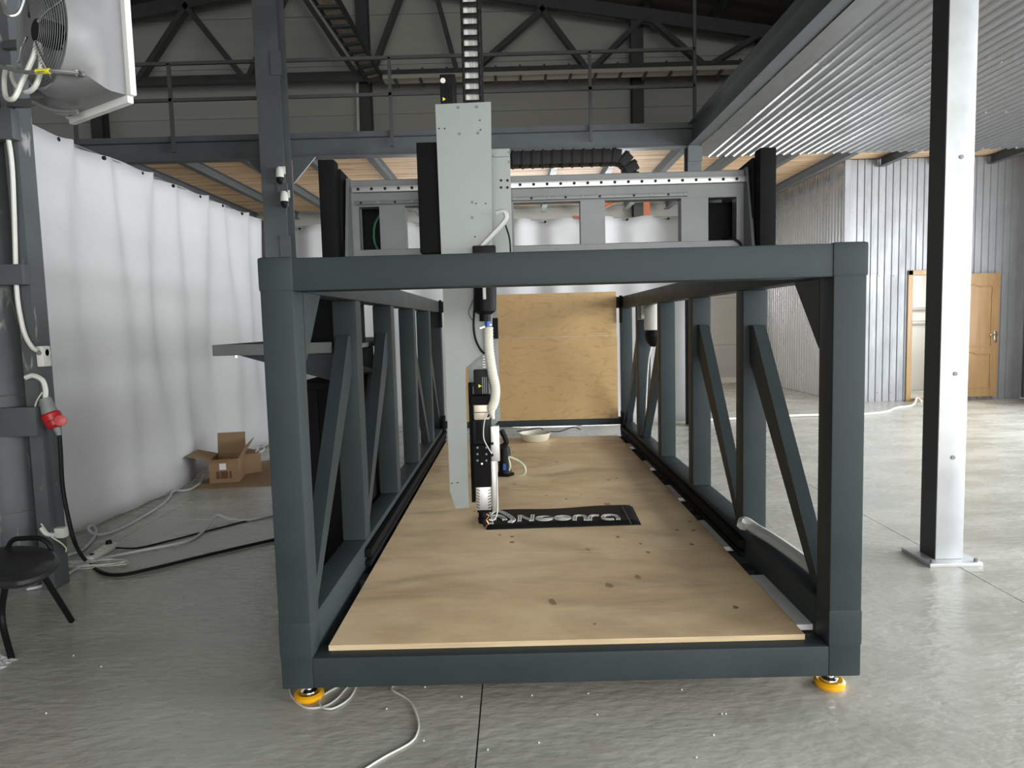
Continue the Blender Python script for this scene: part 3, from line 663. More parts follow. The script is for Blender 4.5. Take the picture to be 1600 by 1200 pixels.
# ------------------------------------------------------------------ plywood
def board(name, lo, hi, m, label, cat='board'):
    o = B().box(lo, hi, .0015).obj(name, m, smooth=False)
    o.data.materials.append(m_plye)
    for p in o.data.polygons:
        if abs(p.normal.z) < .5 and (hi[2]-lo[2]) < .1: p.material_index = 1
    return tag(o, label, cat)
BX0, BX1, BED0 = -.745, 1.082, 2.605
board('plywood_board', (BX0, BED0, .2145), (BX1, 3.645, .236), m_ply, 'stained plywood bed board at the front of the machine')
board('plywood_board', (BX0, 3.648, .2145), (BX1-.003, 5.1, .236), m_ply, 'stained plywood bed board lying under the black embroidered mat')
board('plywood_board', (BX0, 5.103, .2145), (BX1-.006, 7.42, .236), m_ply, 'stained plywood bed board at the far end under the cream bowl')
board('plywood_sheet', (-.74, 7.562, .40), (1.1, 7.585, 1.293), m_plyb, 'lower upright plywood sheet closing the back of the machine')
board('plywood_sheet', (-.74, 7.562, 1.296), (1.095, 7.585, 1.76), m_plyb, 'upper upright plywood sheet closing the back of the machine')

# ------------------------------------------------------------------ gantry
GY = 3.5
g = thing('gantry', (.178, GY, ZT), 'grey gantry bridge with rectangular openings spanning the frame rails', 'gantry')
zt_, zb_ = 2.165, 1.715
gx0, gx1 = -.79, 1.145
op = [(-.745, -.645), (-.52, -.33), (.012, .338), (.458, .83), (.962, 1.1)]
wz0, wz1 = 1.83, 2.035
b = B().box((gx0, GY, wz1), (gx1, GY+.07, zt_), .004).box((gx0, GY, zb_), (gx1, GY+.07, wz0), .004)
ed = [gx0]+[e for o_ in op for e in o_]+[gx1]
for a, c in zip(ed[::2], ed[1::2]): b.box((a, GY+.0005, wz0-.004), (c, GY+.0695, wz1+.004))
b.obj('bridge_plate', m_gant, g, smooth=False)
B().box((gx0+.02, GY-.022, 2.103), (gx1-.01, GY-.001, 2.132), .003).obj('linear_rail', m_alu, g)
for k in range(30):
    x = gx0+.05+k*.0655
    if x < gx1-.02: B().cyl((x, GY-.0235, 2.1175), (x, GY-.0222, 2.1175), .0075, 10).obj('rail_bolt', m_plas, g)
B().box((gx0+.03, GY-.016, 2.045), (.86, GY-.001, 2.062), .002).obj('lower_strip', m_gant, g)
for k in range(20):
    x = gx0+.06+k*.083
    B().cyl((x, GY-.018, 2.0535), (x, GY-.0162, 2.0535), .006, 8).obj('strip_bolt', m_gray if k % 2 else m_plas, g)
for s in (-1, 1):
    xo = -.89 if s < 0 else 1.155
    B().box((xo, 3.33, ZT+.004), (xo+.075, 3.41, 2.228), .004).obj('front_cover', m_black, g)
    # stepped black motor housing behind the cover
    hx0 = xo+.02 if s < 0 else xo-.01
    B().prism([(hx0, 3.41, ZT+.004), (hx0, 3.41, 2.2), (hx0, 3.62, 2.19), (hx0, 3.66, 2.14), (hx0, 3.9, 2.12), (hx0, 3.9, ZT+.004)], (.065, 0, 0)).obj('side_housing', m_black, g, smooth=False)
    sx = gx0-.004 if s < 0 else gx1-.01
    B().prism([(sx, 3.36, ZT+.004), (sx, 3.47, 2.17), (sx, 3.56, 2.17), (sx, 3.75, ZT+.004)], (.014, 0, 0)).obj('side_plate', m_gant, g, smooth=False)
B().box((-.76, GY+.12, 1.72), (-.63, GY+.3, 2.06), .004).obj('motor_box', m_black, g)
B().box((.95, GY+.12, 1.72), (1.12, GY+.3, 2.03), .004).obj('motor_box', m_black, g)
cable('green_cable', [(-.66, GY+.11, 2.02), (-.69, GY+.1, 1.96), (-.695, GY+.1, 1.88), (-.67, GY+.11, 1.82)], .006, m_green, g)
cable('black_lead', [(1.1, GY-.01, 1.74), (1.12, GY-.015, 1.80), (1.08, GY-.01, 1.835), (1.05, GY+.05, 1.84)], .005, m_rub, g)
B().box((gx0, GY+.07, 2.1), (gx1, GY+.16, 2.11)).obj('chain_tray', m_gant, g)

# drag chains: ladder links along a path
def chain(label, pos, path, wid, hgt, pitch, wdir, cab):
    t = thing('drag_chain', pos, label, 'drag chain')
    L = [0]
    for a, b_ in zip(path, path[1:]): L.append(L[-1]+(b_-a).length)
    tot = L[-1]
    def at(s):
        for i in range(len(path)-1):
            if s <= L[i+1]: 
                f = (s-L[i])/(L[i+1]-L[i]); return path[i].lerp(path[i+1], f), (path[i+1]-path[i]).normalized()
        return path[-1], (path[-1]-path[-2]).normalized()
    k = .5; me = None
    while k*pitch < tot:
        p, d = at(k*pitch); w_ = Vector(wdir); h_ = w_.cross(d).normalized()
        if me is None:
            b = B()
            for s in (-1, 1): b.obox(Vector((s*wid/2, 0, 0)), X_, Y_, Z_, (.006, pitch*.53, hgt/2), .004)
            for s in (-1, 1): b.obox(Vector((0, 0, s*(hgt/2-.005))), X_, Y_, Z_, (wid/2, pitch*(.2 if cab else .45), .004), .002)
            if not cab: b.obox(Vector((0, -pitch*.2, 0)), X_, Y_, Z_, (wid/2+.009, pitch*.12, hgt/2+.003), .003)
            o = b.obj('link', m_plas, t); me = o.data; off = o.location.copy()
        else:
            o = bpy.data.objects.new('link', me); COL.objects.link(o); o.parent = t
        R = Matrix((( w_.x, d.x, h_.x), (w_.y, d.y, h_.y), (w_.z, d.z, h_.z)))
        loc = p - Vector(pos) + R @ Vector((0, 0, -hgt/2-(.003 if not cab else 0)))
        o.matrix_basis = Matrix.Translation(loc) @ R.to_4x4()
        k += 1
    if cab:
        for q in range(5):
            off_ = Vector(wdir)*(wid*(-.34+.17*q)); r = (.009, .006, .01, .006, .008)[q]
            B().tube([p+off_ for p in path], r, 6).obj('cable', m_white if q != 2 else m_hoseg, t)
    return t
vx = PY(737, 100, 3.36).x
pth = [Vector((vx, 3.36, 2.30)), Vector((vx, 3.36, 3.1))] + [Vector((vx, 3.36+.12-.12*math.cos(a), 3.1+.12*math.sin(a))) for a in [PI*k/8 for k in range(1, 9)]] + [Vector((vx, 3.6, 2.4))]
chain('upright black drag chain with white cables inside above the print head', Vector((vx, 3.36, 2.3)), pth, .075, .06, .048, (1, 0, 0), True)
pth = [Vector((.0, 3.61, 2.265)), Vector((.52, 3.61, 2.265))] + [Vector((.52+.085*math.sin(a), 3.61, 2.18+.085*math.cos(a))) for a in [PI/2*k/5 for k in range(1, 6)]] + [Vector((.605, 3.61, 2.14))]
chain('black drag chain lying along the top of the gantry bridge', Vector((.3, 3.61, 2.23)), pth, .08, .068, .05, (0, 1, 0), False)

# ------------------------------------------------------------------ print head column
ZY = 3.25
h = thing('print_head', (-.2, 3.3, .45), 'tall grey vertical axis carrying the black extruder and nozzle', 'print head')
def zp(x, y, Y=ZY): return PY(x, y, Y)
out = [(680, 163), (767, 159), (770, 480), (768, 540), (750, 556), (727.5, 575), (728, 600), (733, 793), (712, 795), (703, 768), (692, 460)]
B().prism([zp(*p) for p in out], (0, .012, 0)).obj('front_plate', m_sheet, h, smooth=False)
B().prism([zp(x, y) for x, y in ((682, 168), (690, 168), (701, 460), (712, 765), (704, 764), (694, 460))][::1] if 0 else [zp(x, y)+Y_*.0125 for x, y in ((682, 168), (690, 168), (701, 460), (712, 765), (704, 764), (694, 460))], (0, .09, 0)).obj('side_flange', m_sheet, h, smooth=False)
for px_, py_ in ((716, 168), (745, 167), (718, 209), (747, 208), (686, 201), (695, 201), (750, 188), (751, 203), (738, 316), (744, 318), (759, 318), (738, 340), (742, 370), (765, 370), (706, 755), (715, 754)):
    p = zp(px_, py_); big = (px_, py_) in ((716, 168), (745, 167), (718, 209), (747, 208), (738, 316), (738, 340))
    B().cyl(p, p-Y_*.003, .006 if big else .003, 10).obj('screw', m_gant if big else m_plas, h)
# rear sheet and slide body
q0, q1 = zp(728, 450, 3.42), zp(781.5, 655, 3.42)
B().prism([Vector((q0.x, 3.42, 2.2)), Vector((q1.x, 3.42, 2.2)), Vector((q1.x, 3.42, q1.z+.0)), Vector((q1.x-.03, 3.42, q1.z-.03)), Vector((q0.x, 3.42, q1.z-.03))], (0, .01, 0)).obj('rear_plate', m_sheet, h, smooth=False)
a, b_ = zp(690, 170, 3.3), zp(767, 450, 3.3)
B().box((-.3, 3.27, 1.55), (-.12, 3.34, 2.4)).obj('slide_body', m_gant, h, smooth=False)
# black side cover
B().box((zp(651, 225, 3.3).x, 3.28, zp(660, 396, 3.3).z), (zp(684, 225, 3.3).x, 3.42, zp(660, 224, 3.3).z), .005).obj('side_cover', m_black, h)
# carriage plate
c0, c1 = zp(769, 233, 3.44), zp(801, 405, 3.44)
B().box((c0.x-.2, 3.435, 1.74), (c1.x, 3.455, c0.z), .002).obj('carriage_plate', m_sheet, h, smooth=False)
B().bar((c0.x+.005, 3.43, c0.z-.035), (c1.x-.002, 3.43, c0.z-.035), .008, .008).obj('plate_fold', m_sheet, h)
for px_, py_ in ((783, 282), (793, 282), (783, 293), (793, 293), (796, 238), (796, 253)):
    p = zp(px_, py_, 3.435); B().cyl(p, p-Y_*.003, .006, 10).obj('screw', m_gant if py_ < 260 else m_plas, h)
# servo motor on top
a = zp(701, 160, 3.33)
sv = B().box((a.x-.035, 3.3, 2.38), (a.x+.035, 3.37, zp(701, 119, 3.33).z), .006).obj('servo_motor', m_plas, h)
for k in range(3): B().box((a.x-.01+k*.012, 3.296, 2.4), (a.x-.006+k*.012, 3.2999, 2.54)).obj('cooling_fin', m_black, sv)
p = zp(692, 126, 3.3); B().lathe(p, -Y_, [(.012, 0), (.012, .002), (.0, .002)], 14).obj('round_label', m_white, sv)
p = zp(694, 155, 3.3); B().prism([p+Vector((-.006, -.002, -.008)), p+Vector((.008, -.002, 0)), p+Vector((-.006, -.002, .008))], (0, .002, 0)).obj('warning_label', m_yel2, sv)
# feed unit on the right of the column
EY = 3.22
def e(x, y): return PY(x, y, EY)
def ebox(x0, y0, x1, y1, dy0, dy1, bev_=.003):
    a = e(x0, y1); c = e(x1, y0); a2 = e(x1, y1); c2 = e(x0, y0)
    return B().box(((a.x+c2.x)/2, EY+dy0, (a.z+a2.z)/2), ((a2.x+c.x)/2, EY+dy1, (c.z+c2.z)/2), bev_)
ebox(739, 384, 775, 430, -.02, .03, .006).obj('filter_housing', m_plas, h)
p0, p1 = e(758, 440), e(757.5, 486)
ho = B().lathe(p1, p0-p1, [(.03, -.015), (.05, 0), (.052, .01), (.052, (p0-p1).length)], 20).obj('hopper', m_plas, h)
p = e(757.5, 458); B().box((p.x-.007, EY-.056, p.z-.03), (p.x+.007, EY-.05, p.z+.03), .002).obj('level_label', m_white, ho)
B().cyl(e(758, 487), e(758, 502), .026, 14).obj('hopper_neck', m_plas, h)
ebox(740, 497, 778, 530, .035, .05).obj('bracket', m_black, h)
B().cyl(e(762, 502), e(762, 512), .013, 10).obj('blue_fitting', m_blue, h)
B().bar(e(750, 513), e(768, 507), .006, .006).obj('clamp', m_chrome, h)
path = smoothpath([e(763, 511), e(764, 545), e(769, 580), e(774, 605), e(773, 625), e(768, 640), e(771, 655)], 14)
B().tube(path, .0, 10, rf=lambda i: (.0235 if i % 2 else .0205)*(1 if i < len(path)-18 else max(.3, (len(path)-1-i)/18*.7+.3))).obj('ribbed_hose', m_hosew, h)
cable('clear_hose', [e(744, 398), e(752, 385), e(768, 368), e(783, 352), e(791, 340), e(787, 331), e(775, 333)], .012, m_clear, h)
cable('black_wire', [e(790, 352), e(796, 372), e(798, 396)], .004, m_rub, h)
cable('black_wire', [e(741, 485), e(740, 510), e(743, 530), e(750, 545), e(757, 553)], .005, m_rub, h)
cable('thin_wire', [e(740, 468), e(733, 484), e(733, 492), e(738, 500)], .0015, m_rub, h)
# extruder stack
sv2 = ebox(739.5, 579, 762, 618, .03, .1, .004).obj('servo_motor', m_plas, h)
for k in range(3): ebox(753+k*3, 590, 754.5+k*3, 616, .026, .0299, 0).obj('cooling_fin', m_gray, sv2)
p = e(749.5, 604)+Y_*.029; B().prism([p+Vector((-.007, -.001, -.008)), p+Vector((.009, -.001, 0)), p+Vector((-.007, -.001, .008))], (0, .001, 0)).obj('warning_label', m_yel2, sv2)
for k in range(6): ebox(754, 553+k*4.2, 762, 554.4+k*4.2, .05, .07, 0).obj('heat_sink_fin', m_alu, h)
ebox(735, 599, 741, 605, .04, .08).obj('cable_gland', m_plas, h)
ebox(735, 619, 766, 633, .02, .1).obj('motor_flange', m_black, h)
gb = ebox(740, 634, 764, 657.5, .03, .1, .004).obj('gearbox', mat('beige_gearbox', (.55, .47, .39), .35, .5), h)
ebox(740, 645, 764, 646, .0285, .03, 0).obj('gearbox_seam', m_plas, gb)
ebox(738, 658, 767, 697, .03, .1).obj('coupling_housing', m_plas, h)
ebox(744, 659, 752, 690, .024, .0299, .002).obj('coupling_cover', m_black, h)
bb_ = ebox(739.5, 696, 766.5, 762.5, .01, .1).obj('feed_block', m_black, h)
for px_, py_ in ((746, 700), (760, 700), (746, 710), (760, 710), (746, 720), (760, 720), (753, 725)):
    p = e(px_, py_)+Y_*.01; B().cyl(p, p-Y_*.003, .005, 8).obj('bolt', m_chrome if py_ == 725 else m_gray, bb_)
ebox(733, 600, 739, 790, .06, .1, 0).obj('back_rail', m_black, h)
hb = ebox(744, 763, 767, 800, .03, .09, .002).obj('heater_block', m_alu, h)
for k in range(7):
    for x0, sgn in ((744.5, 1), (762.3, -1)):
        a = e(x0, 767+k*4.6+ (2.4 if sgn < 0 else 0))+Y_*.028; b2 = e(x0+4.4, 767+k*4.6+(0 if sgn < 0 else 2.4))+Y_*.028
        B().bar(a, b2, .003, .003).obj('slot', m_plas, hb)
ebox(767, 666, 780.5, 721, .0, .04, .003).obj('upper_profile', m_alu, h)
ebox(768, 720, 777.5, 800, .01, .04, .003).obj('lower_profile', m_alu, h)
for px_, py_ in ((769, 693), (769, 711)):
    p = e(px_, py_); B().cyl(p, p-Y_*.004, .007, 10).obj('bolt', m_plas, h)
cable('white_wire', [e(760, 645), e(756, 665), e(756, 685), e(763, 700), e(769, 710)], .0025, m_white, h)
cable('white_wire', [e(776, 722), e(777, 770), e(777, 800), e(772, 812), e(764, 812)], .0035, m_white, h)
cable('black_wire', [e(764, 590), e(768, 612), e(768, 640), e(762, 652)], .004, m_rub, h)
ebox(745, 799, 769, 803.5, .03, .09).obj('nozzle_flange', m_black, h)
n0, n1 = e(755, 803)+Y_*.06, e(757, 829)+Y_*.06
nl = (n1-n0).length
B().lathe(n0, n1-n0, [(.026, 0), (.026, nl*.35), (.03, nl*.4), (.03, nl*.72), (.014, nl*.8), (.004, nl)], 16).obj('nozzle', m_plas, h)
cable('copper_wire', [e(760, 803), e(764, 806), e(760, 812), e(763, 818), e(759, 822)], .003, mat('copper', (.7, .3, .15), .35, .9), h)

# ------------------------------------------------------------------ things on the bed
BZ = .2362
t = thing('embroidered_mat', PZ(880, 808, BZ), 'black leather mat with white embroidered logo and lettering on the bed', 'mat')
tl, tr, br, bl = [Vector((q.x, q.y, 0)) for q in (PZ(764, 797, BZ+.02), PZ(988, 787, BZ+.02), PZ(1002, 820, BZ), PZ(760, 828, BZ))]
def mp(u, v): return tl.lerp(tr, u).lerp(bl.lerp(br, u), v)
b = B(); NU, NV = 40, 20; g_ = []
for i in range(NU+1):
    row = []
    for j in range(NV+1):
        u, v = i/NU, j/NV; ed_ = min(u*NU/2, (1-u)*NU/2, v*NV/2, (1-v)*NV/2, 1)
        p = mp(u, v); row.append(b.bm.verts.new((p.x, p.y+.006*math.sin(u*11)*(1-v), BZ+.003+.022*ed_**.5+.003*math.sin(u*9+v*4)*ed_)))
    g_.append(row)
for i in range(NU):
    for j in range(NV): b.bm.faces.new([g_[i][j], g_[i+1][j], g_[i+1][j+1], g_[i][j+1]])
rim = [g_[i][0] for i in range(NU+1)]+[g_[NU][j] for j in range(1, NV+1)]+[g_[i][NV] for i in range(NU-1, -1, -1)]+[g_[0][j] for j in range(NV-1, 0, -1)]
low = [b.bm.verts.new((v.co.x, v.co.y, BZ)) for v in rim]
for i in range(len(rim)): b.bm.faces.new([rim[i], rim[(i+1) % len(rim)], low[(i+1) % len(low)], low[i]])
b.obj('pad', m_mat, t)
TZ = BZ+.0285
def px2(x, y): p = PZ(x, y, TZ); return p
def stroke(name, pts, r=.007, closed=False, dbl=.011):
    b = B(); P = smoothpath([px2(*p) for p in pts], 6) if len(pts) > 2 else [px2(*p) for p in pts]
    for s in ((-1, 0, 1) if dbl else (0,)):
        Q = []
        for i, p in enumerate(P):
            d = (P[min(i+1, len(P)-1)]-P[max(i-1, 0)]); d.z = 0; d.normalize(); Q.append(p+Vector((-d.y, d.x, 0))*(s*dbl))
        b.tube(Q, r if s else r*.8, 6)
    return b.obj(name, m_thread, t)
s2 = lambda L_: [(780+x/6.667, 760+y/6.667) for x, y in L_]
for nm, pts in (('letter_n_capital', [(210, 360), (212, 303)]), ('letter_n_capital', [(216, 303), (335, 355)]), ('letter_n_capital', [(340, 355), (347, 297)])):
    P = s2(pts); stroke(nm, P, .0045, dbl=.008)
def disc(name, cx, cy_, rx, cut):
    b = B(); c = px2(780+cx/6.667, 760+cy_/6.667); ry = rx
    for k in range(1, 7):
        r = rx*k/6
        a0, a1 = (0, 2*PI-.35) if cut else (0, 2*PI)
        b.tube([c+Vector((math.cos(a0+(a1-a0)*i/28)*r, math.sin(a0+(a1-a0)*i/28)*r, 0)) for i in range(29)], rx/12*1.05, 5)
    return b.obj(name, m_thread, t)
p_ = (px2(780+560/6.667, 760+330/6.667)-px2(780+386/6.667, 760+330/6.667)).length/2
disc('letter_e', 470, 333, p_, True); disc('letter_o', 661, 328, p_, False)
c = px2(780+480/6.667, 760+330/6.667); B().bar(c+Vector((-.012, -.006, .005)), c+Vector((.04, .008, .005)), .010, .004).obj('letter_e_slit', m_mat, t)
stroke('letter_n', s2([(785, 352), (785, 325), (800, 308), (845, 303), (885, 310), (900, 328), (902, 350)]), .0048, dbl=.0085)
stroke('letter_r', s2([(945, 350), (945, 322), (962, 306), (1000, 301), (1035, 303)]), .0048, dbl=.0085)
stroke('letter_a', s2([(1195, 340), (1140, 342), (1095, 335), (1080, 320), (1100, 302), (1160, 297), (1210, 305), (1232, 322), (1240, 343)]), .0048, dbl=.0085)
stroke('logo_arc', [(767, 818), (764, 806), (772, 799), (783, 800), (795, 806), (802, 812), (797, 816)], .0055, dbl=.011)
stroke('logo_arc', [(771, 812), (773, 806), (783, 807), (789, 812)], .0055, dbl=.011)
B().tube([px2(972, 792), px2(978, 803), px2(986, 818)], .002, 5).obj('seam', m_gray, t)
# cream bowl
bc = PZ(836, 688, BZ)
o = B().lathe((bc.x, bc.y-.02, BZ), Z_, [(.0, .0), (.12, 0), (.135, .01), (.162, .078), (.168, .08), (.168, .086), (.155, .084), (.128, .014), (.0, .012)], 32).obj('bowl', m_bowl); tag(o, 'shallow cream plastic bowl at the far end of the plywood bed', 'bowl')
# black pump
pc = PZ(789, 742, BZ)
t = thing('pump', (pc.x, pc.y, BZ), 'small black pump with pale tube on the bed behind the nozzle', 'pump')
B().lathe((pc.x, pc.y, BZ), Z_, [(.075, 0), (.078, .012), (.055, .02), (.05, .05), (.05, .2), (.04, .23), (.0, .235)], 20).obj('body', m_plas, t)
B().box((pc.x-.012, pc.y-.053, BZ+.05), (pc.x+.012, pc.y-.049, BZ+.1)).obj('label', m_blue, t)
q = pc.y-.03
cable('pale_tube', [PY(784, 702, q), PY(793, 713, q), PY(797, 728, q), PY(794, 738, q)], .009, m_tube, t)
cable('pale_tube', [PY(783, 713, q), PY(795, 714, q), PY(810, 720, q), PY(820, 730, q-.02), Vector((PZ(818, 741, .2).x, pc.y-.05, BZ+.012)), PY(799, 745, q)], .009, m_tube, t)
cable('black_pipe', [PY(783, 672, q), PY(789, 684, q), PY(791, 692, q), PY(786, 697, q), PY(780, 699, q)], .022, m_rub, t)
# loose wires by the back panel
o = cable('loose_wire', [(.0, 7.44, .30), (.1, 7.45, .31), (.24, 7.46, .33), (.3, 7.45, .30), (.45, 7.44, .29), (.6, 7.45, .33), (.68, 7.46, .30)], .005, m_rub); tag(o, 'thin black wire along the foot of the back plywood panel', 'wire')

# ------------------------------------------------------------------ side shelf, cabinet, control box
t = thing('side_shelf', (-1.24, 4.2, 1.3), 'grey metal shelf tray on brackets outside the left side of the frame', 'shelf')
sx0, sx1, sz = -1.53, -.925, 1.325
B().box((sx0, 3.56, sz), (sx1, 5.0, sz+.003)).box((sx0, 3.56, sz), (sx1, 3.563, sz+.055)).box((sx0, 3.56, sz), (sx0+.003, 5.0, sz+.055)).box((sx0, 4.997, sz), (sx1, 5.0, sz+.055)).box((sx1-.003, 3.56, sz), (sx1, 5.0, sz+.03)).obj('tray', m_gant, t, smooth=False)
for yy in (3.6, 4.6):
    B().prism([(sx1, yy, sz-.002), (sx0+.12, yy, sz-.002), (sx1, yy, sz-.15)], (0, .006, 0)).obj('bracket', m_paint, t, smooth=False)
    for xx in (sx0+.1, sx0+.35): B().cyl((xx, yy, sz), (xx, yy, sz-.012), .007, 8).obj('bolt', m_chrome, t)
t = thing('control_box', (-1.05, 4.2, sz+.003), 'black control box standing on the shelf behind the left post', 'control box')
B().box((-1.16, 3.75, sz+.0035), (-.94, 4.45, sz+.285), .006).obj('body', m_black, t)
t = thing('control_cabinet', (-1.1, 4.4, 0), 'tall black control cabinet standing under the shelf beside the frame', 'cabinet')
B().box((-1.2, 3.78, .02), (-.935, 5.3, 1.16), .006).obj('body', m_black, t)
B().box((-1.19, 3.768, .06), (-1.07, 3.779, 1.12), .002).obj('door', m_black, t)
B().box((-1.06, 3.768, .06), (-.945, 3.779, 1.12), .002).obj('door', m_black, t)
B().box((-1.19, 3.8, 0), (-.95, 5.2, .02)).obj('plinth', m_plas, t)

# ------------------------------------------------------------------ cameras
def dome_cam(label, p, s=1.):
    t = thing('security_camera', p, label, 'camera')
    p = Vector(p)
    B().box(p+Vector((-.05, -.005, .03))*s, p+Vector((.05, -.001, .13))*s, .0).box(p+Vector((-.02, -.06, .05))*s, p+Vector((.02, -.005, .1))*s, .008*s).obj('mount', m_white, t)
    B().lathe(p+Vector((0, -.09, -.03))*s, Z_, [(.05*s, 0), (.052*s, .03*s), (.045*s, .11*s), (.03*s, .13*s), (.0, .13*s)], 18).obj('housing', m_white, t)
    B().lathe(p+Vector((0, -.09, -.03))*s, -Z_, [(.046*s, 0), (.05*s, .02*s), (.044*s, .055*s), (.02*s, .085*s), (.0, .088*s)], 18).obj('lens_dome', m_plas, t)
    return t
p = PY(441, 276, 9.05); dome_cam('small white camera higher on the grey column', (p.x, 9.045, p.z), .95)
p = PY(448, 313, 9.05); dome_cam('small white camera lower on the grey column', (p.x, 9.045, p.z), .95)
p = PY(1016, 503, YP[3]-.01)
t = dome_cam('white camera with black dome bracketed inside the right frame posts', (p.x, YP[3]-.03, p.z-.02), 1.75)
B().box((p.x-.12, YP[3]-.025, p.z+.02), (p.x-.02, YP[3]-.015, p.z+.2)).obj('bracket_plate', m_gray, t)
cable('lead', [(p.x, YP[3]-.12, p.z-.18), (p.x-.03, YP[3]-.08, p.z-.35), (p.x-.05, YP[3]-.05, p.z-.7), (p.x-.06, YP[3]-.03, LZ+.02)], .006, m_white, t)

# ------------------------------------------------------------------ cardboard
t = thing('cardboard_sheet', PZ(380, 755, 0), 'flat brown cardboard sheet on the floor under the boxes', 'cardboard')
b = B().prism([PZ(300, 766, .001), PZ(330, 745, .001), PZ(345, 735, .001), PZ(440, 715, .001), PZ(470, 757, .001)], (0, 0, .006)); b.obj('sheet', m_card, t, smooth=False)
def carton(label, fl_, fr_, dep, ht, flaps):
    a = Vector(fl_); u = (Vector(fr_)-a); W = u.length; u.normalize(); v = Vector((-u.y, u.x, 0)); th = .004
    t = thing('cardboard_box', a+u*W/2+v*dep/2, label, 'box')
    z0 = .0085; a.z = z0
    def wall(p, q): B().bar(p+Z_*ht/2, q+Z_*ht/2, th, ht).obj('side', m_card, t, smooth=False)
    wall(a, a+u*W); wall(a+v*dep, a+u*W+v*dep); wall(a+v*th, a+v*(dep-th)); wall(a+u*W+v*th, a+u*W+v*(dep-th))
    B().obox(a+u*W/2+v*dep/2+Z_*.003, u, v, Z_, (W/2, dep/2, .003)).obj('bottom', m_card, t)
    top = Z_*ht
    for p, q, d in flaps(a+top, u, v, W, dep):
        B().prism([p, q, q+d, p+d], (p-q).cross(d).normalized()*.004).obj('flap', m_card, t, smooth=False)
    return t, a, u, v, W
t, a, u, v, W = carton('open brown cardboard box with raised flaps and a white sticker', PZ(328, 757, 0), PZ(374, 754, 0), .42, .22,
    lambda p, u, v, W, D: [(p, p+u*W, -v*.1+Z_*.015-u*.02), (p+v*D, p+v*D+u*W, v*.03+Z_*.2), (p, p+v*D, -u*.19+Z_*.05), (p+u*W, p+u*W+v*D, u*.09+Z_*.14)])
B().obox(a+u*W*.47+Z_*.155-v*.004, u, v, Z_, (.03, .001, .03)).obj('sticker', m_paper, t)
for k, (fx, w_) in enumerate(((.28, .012), (.34, .004), (.5, .03), (.62, .004), (.72, .01))): B().obox(a+u*W*fx+Z_*.075-v*.0035, u, v, Z_, (w_, .001, .035)).obj('printed_mark', m_cardd, t)
carton('closed darker cardboard box standing behind the open box', PZ(384, 742, 0), PZ(409, 738, 0), .3, .2,
    lambda p, u, v, W, D: [(p, p+u*W, v*D*.5+Z_*.004), (p+v*D, p+v*D+u*W, -v*D*.49+Z_*.004)])
o = cable('cord_loop', [PZ(400, 706, .2265), PZ(406, 697, .25), PZ(411, 696, .26), PZ(412, 703, .23), PZ(405, 707, .2265)], .008, m_white); tag(o, 'short loop of white cord on top of the closed box', 'cord')

# ------------------------------------------------------------------ chair
SZ = .42
t = thing('stool', (-2.34, 3.2, 0), 'low black stool with padded seat and tubular legs at left edge', 'stool')
pts2 = [PZ(x, y, SZ) for x, y in ((0, 903), (30, 902), (60, 894), (82, 882), (92, 872), (90, 863), (75, 854), (40, 850), (0, 852))]
cx_ = Vector((-2.42, 3.15, 0))
outl = smoothpath([(p.x, p.y, 0) for p in pts2] + [(-2.7, 3.36, 0), (-2.78, 3.2, 0), (-2.68, 3.0, 0), (-2.45, 2.9, 0), (pts2[0].x, pts2[0].y, 0)], 4)[:-1]
b = B(); rings = []
for s, z in ((.55, SZ-.06), (.92, SZ-.055), (1.0, SZ-.035), (1.0, SZ-.018), (.93, SZ-.003), (.7, SZ), (.3, SZ-.004)):
    rings.append(b._v([(cx_.x+(p.x-cx_.x)*s, cx_.y+(p.y-cx_.y)*s, z) for p in outl]))
for A, C in zip(rings, rings[1:]):
    for i in range(len(A)): b.bm.faces.new([A[i], A[(i+1) % len(A)], C[(i+1) % len(A)], C[i]])
b.bm.faces.new(rings[0][::-1]); b.bm.faces.new(rings[-1]); b.obj('seat', m_fab, t)
for A, C in (((-2.2, 3.14, SZ-.05), PZ(112, 970, .012)), ((-2.55, 3.3, SZ-.05), Vector((-2.95, 3.5, .012)))): B().tube([Vector(A), C], .014, 12).obj('leg', m_plas, t)
for A, K, C in ((PZ(10, 906, .36), PZ(3, 965, .17), PZ(18, 1029, .012)), (Vector((-2.62, 3.0, .36)), Vector((-2.66, 2.98, .17)), Vector((-2.64, 3.02, .012)))): B().tube(smoothpath([A, K, C], 6), .014, 12).obj('leg', m_plas, t)
B().tube(smoothpath([PY(12, 862, 3.36), PY(14, 852, 3.36), PY(22, 843, 3.36), PY(40, 841, 3.36), PY(62, 841, 3.36), PY(72, 846, 3.36), PY(78, 853, 3.36), PY(80, 862, 3.36)], 5), .012, 10).obj('back_handle', m_plas, t)
c = PZ(8, 1040, 0); b = B(); g2 = []
for i in range(9):
    row = []
    for j in range(9): row.append(b.bm.verts.new((c.x-.06+.17*(i/8-.5)+random.uniform(-.008, .008), c.y+.1*(j/8-.5)+random.uniform(-.008, .008), .003+random.random()*.03*(1-abs(i-4)/5))))
    g2.append(row)
for i in range(8):
    for j in range(8): b.bm.faces.new([g2[i][j], g2[i+1][j], g2[i+1][j+1], g2[i][j+1]])
o = b.obj('plastic_wrap', m_film, smooth=False); tag(o, 'crumpled clear plastic wrap at the foot of the black stool', 'plastic wrap')

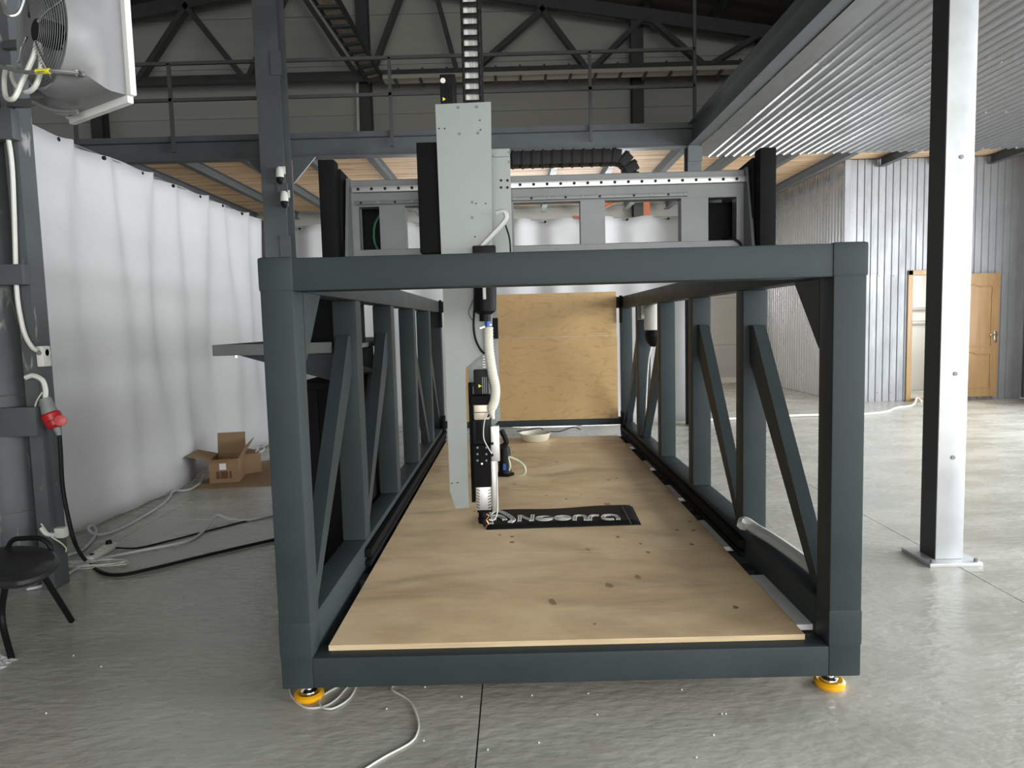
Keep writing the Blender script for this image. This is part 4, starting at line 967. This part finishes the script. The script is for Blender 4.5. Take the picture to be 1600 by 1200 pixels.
# ------------------------------------------------------------------ floor wires and bits
o = cable('white_wire', [PZ(640, 1060, .004), PZ(612, 1075, .004), PZ(640, 1095, .004), PZ(653, 1125, .004), PZ(652, 1145, .004), PZ(640, 1161, .004), PZ(600, 1183, .004), PZ(560, 1208, .004)], .0038, m_white); tag(o, 'long white wire snaking out from under the front beam', 'wire')
o = cable('white_wire', [PZ(452, 1072, .004), PZ(456, 1088, .004), PZ(476, 1105, .004), PZ(505, 1104, .004), PZ(525, 1093, .004), PZ(545, 1072, .004), PZ(556, 1072, .004), PZ(545, 1092, .004), PZ(520, 1107, .008), PZ(502, 1104, .008), PZ(500, 1092, .006), PZ(510, 1083, .004), PZ(530, 1072, .004)], .0038, m_white); tag(o, 'looped white wire around the left yellow foot', 'wire')
o = cable('floor_hose', [PZ(1440, 627, .02), PZ(1433, 622, .05), PZ(1426, 633, .02), PZ(1402, 637, .02), PZ(1385, 643, .02), PZ(1350, 647, .02), PZ(1290, 648, .02), PZ(1225, 650, .02), PZ(1090, 657, .02)], .018, m_white, n=10); tag(o, 'white hose running across the floor from the doorway', 'hose')
o = cable('cloudy_hose', [Vector((1.13, 3.5, LZ+.04)), Vector((1.15, 3.52, LZ+.055)), Vector((1.185, 3.46, LZ+.035)), Vector((1.21, 3.3, LZ+.033)), Vector((1.225, 3.1, LZ+.033)), Vector((1.235, 2.86, LZ+.033)), Vector((1.235, 2.75, LZ+.033))], .03, m_clear); tag(o, 'thick cloudy hose lying on the right lower rail', 'hose')
pel = None
for k, (x, y) in enumerate(((115, 1025), (158, 1042), (72, 1115), (604, 1108), (664, 1074), (721, 1089), (662, 1158), (762, 1172), (831, 1087), (919, 1084), (1065, 1078), (933, 1117), (1128, 1116), (1134, 1116), (842, 1161), (1115, 1149), (1088, 1184))):
    p = PZ(x, y, 0)
    if pel is None: pel = B().lathe(p, Z_, [(.0015, 0), (.0032, .001), (.0032, .004), (.0015, .005)], 8).obj('plastic_pellet', m_pell); p0 = p; tag(pel, 'tiny white plastic pellet scattered on the concrete floor', 'pellet', 'white pellets on the floor')
    else: dup(pel, p-p0)
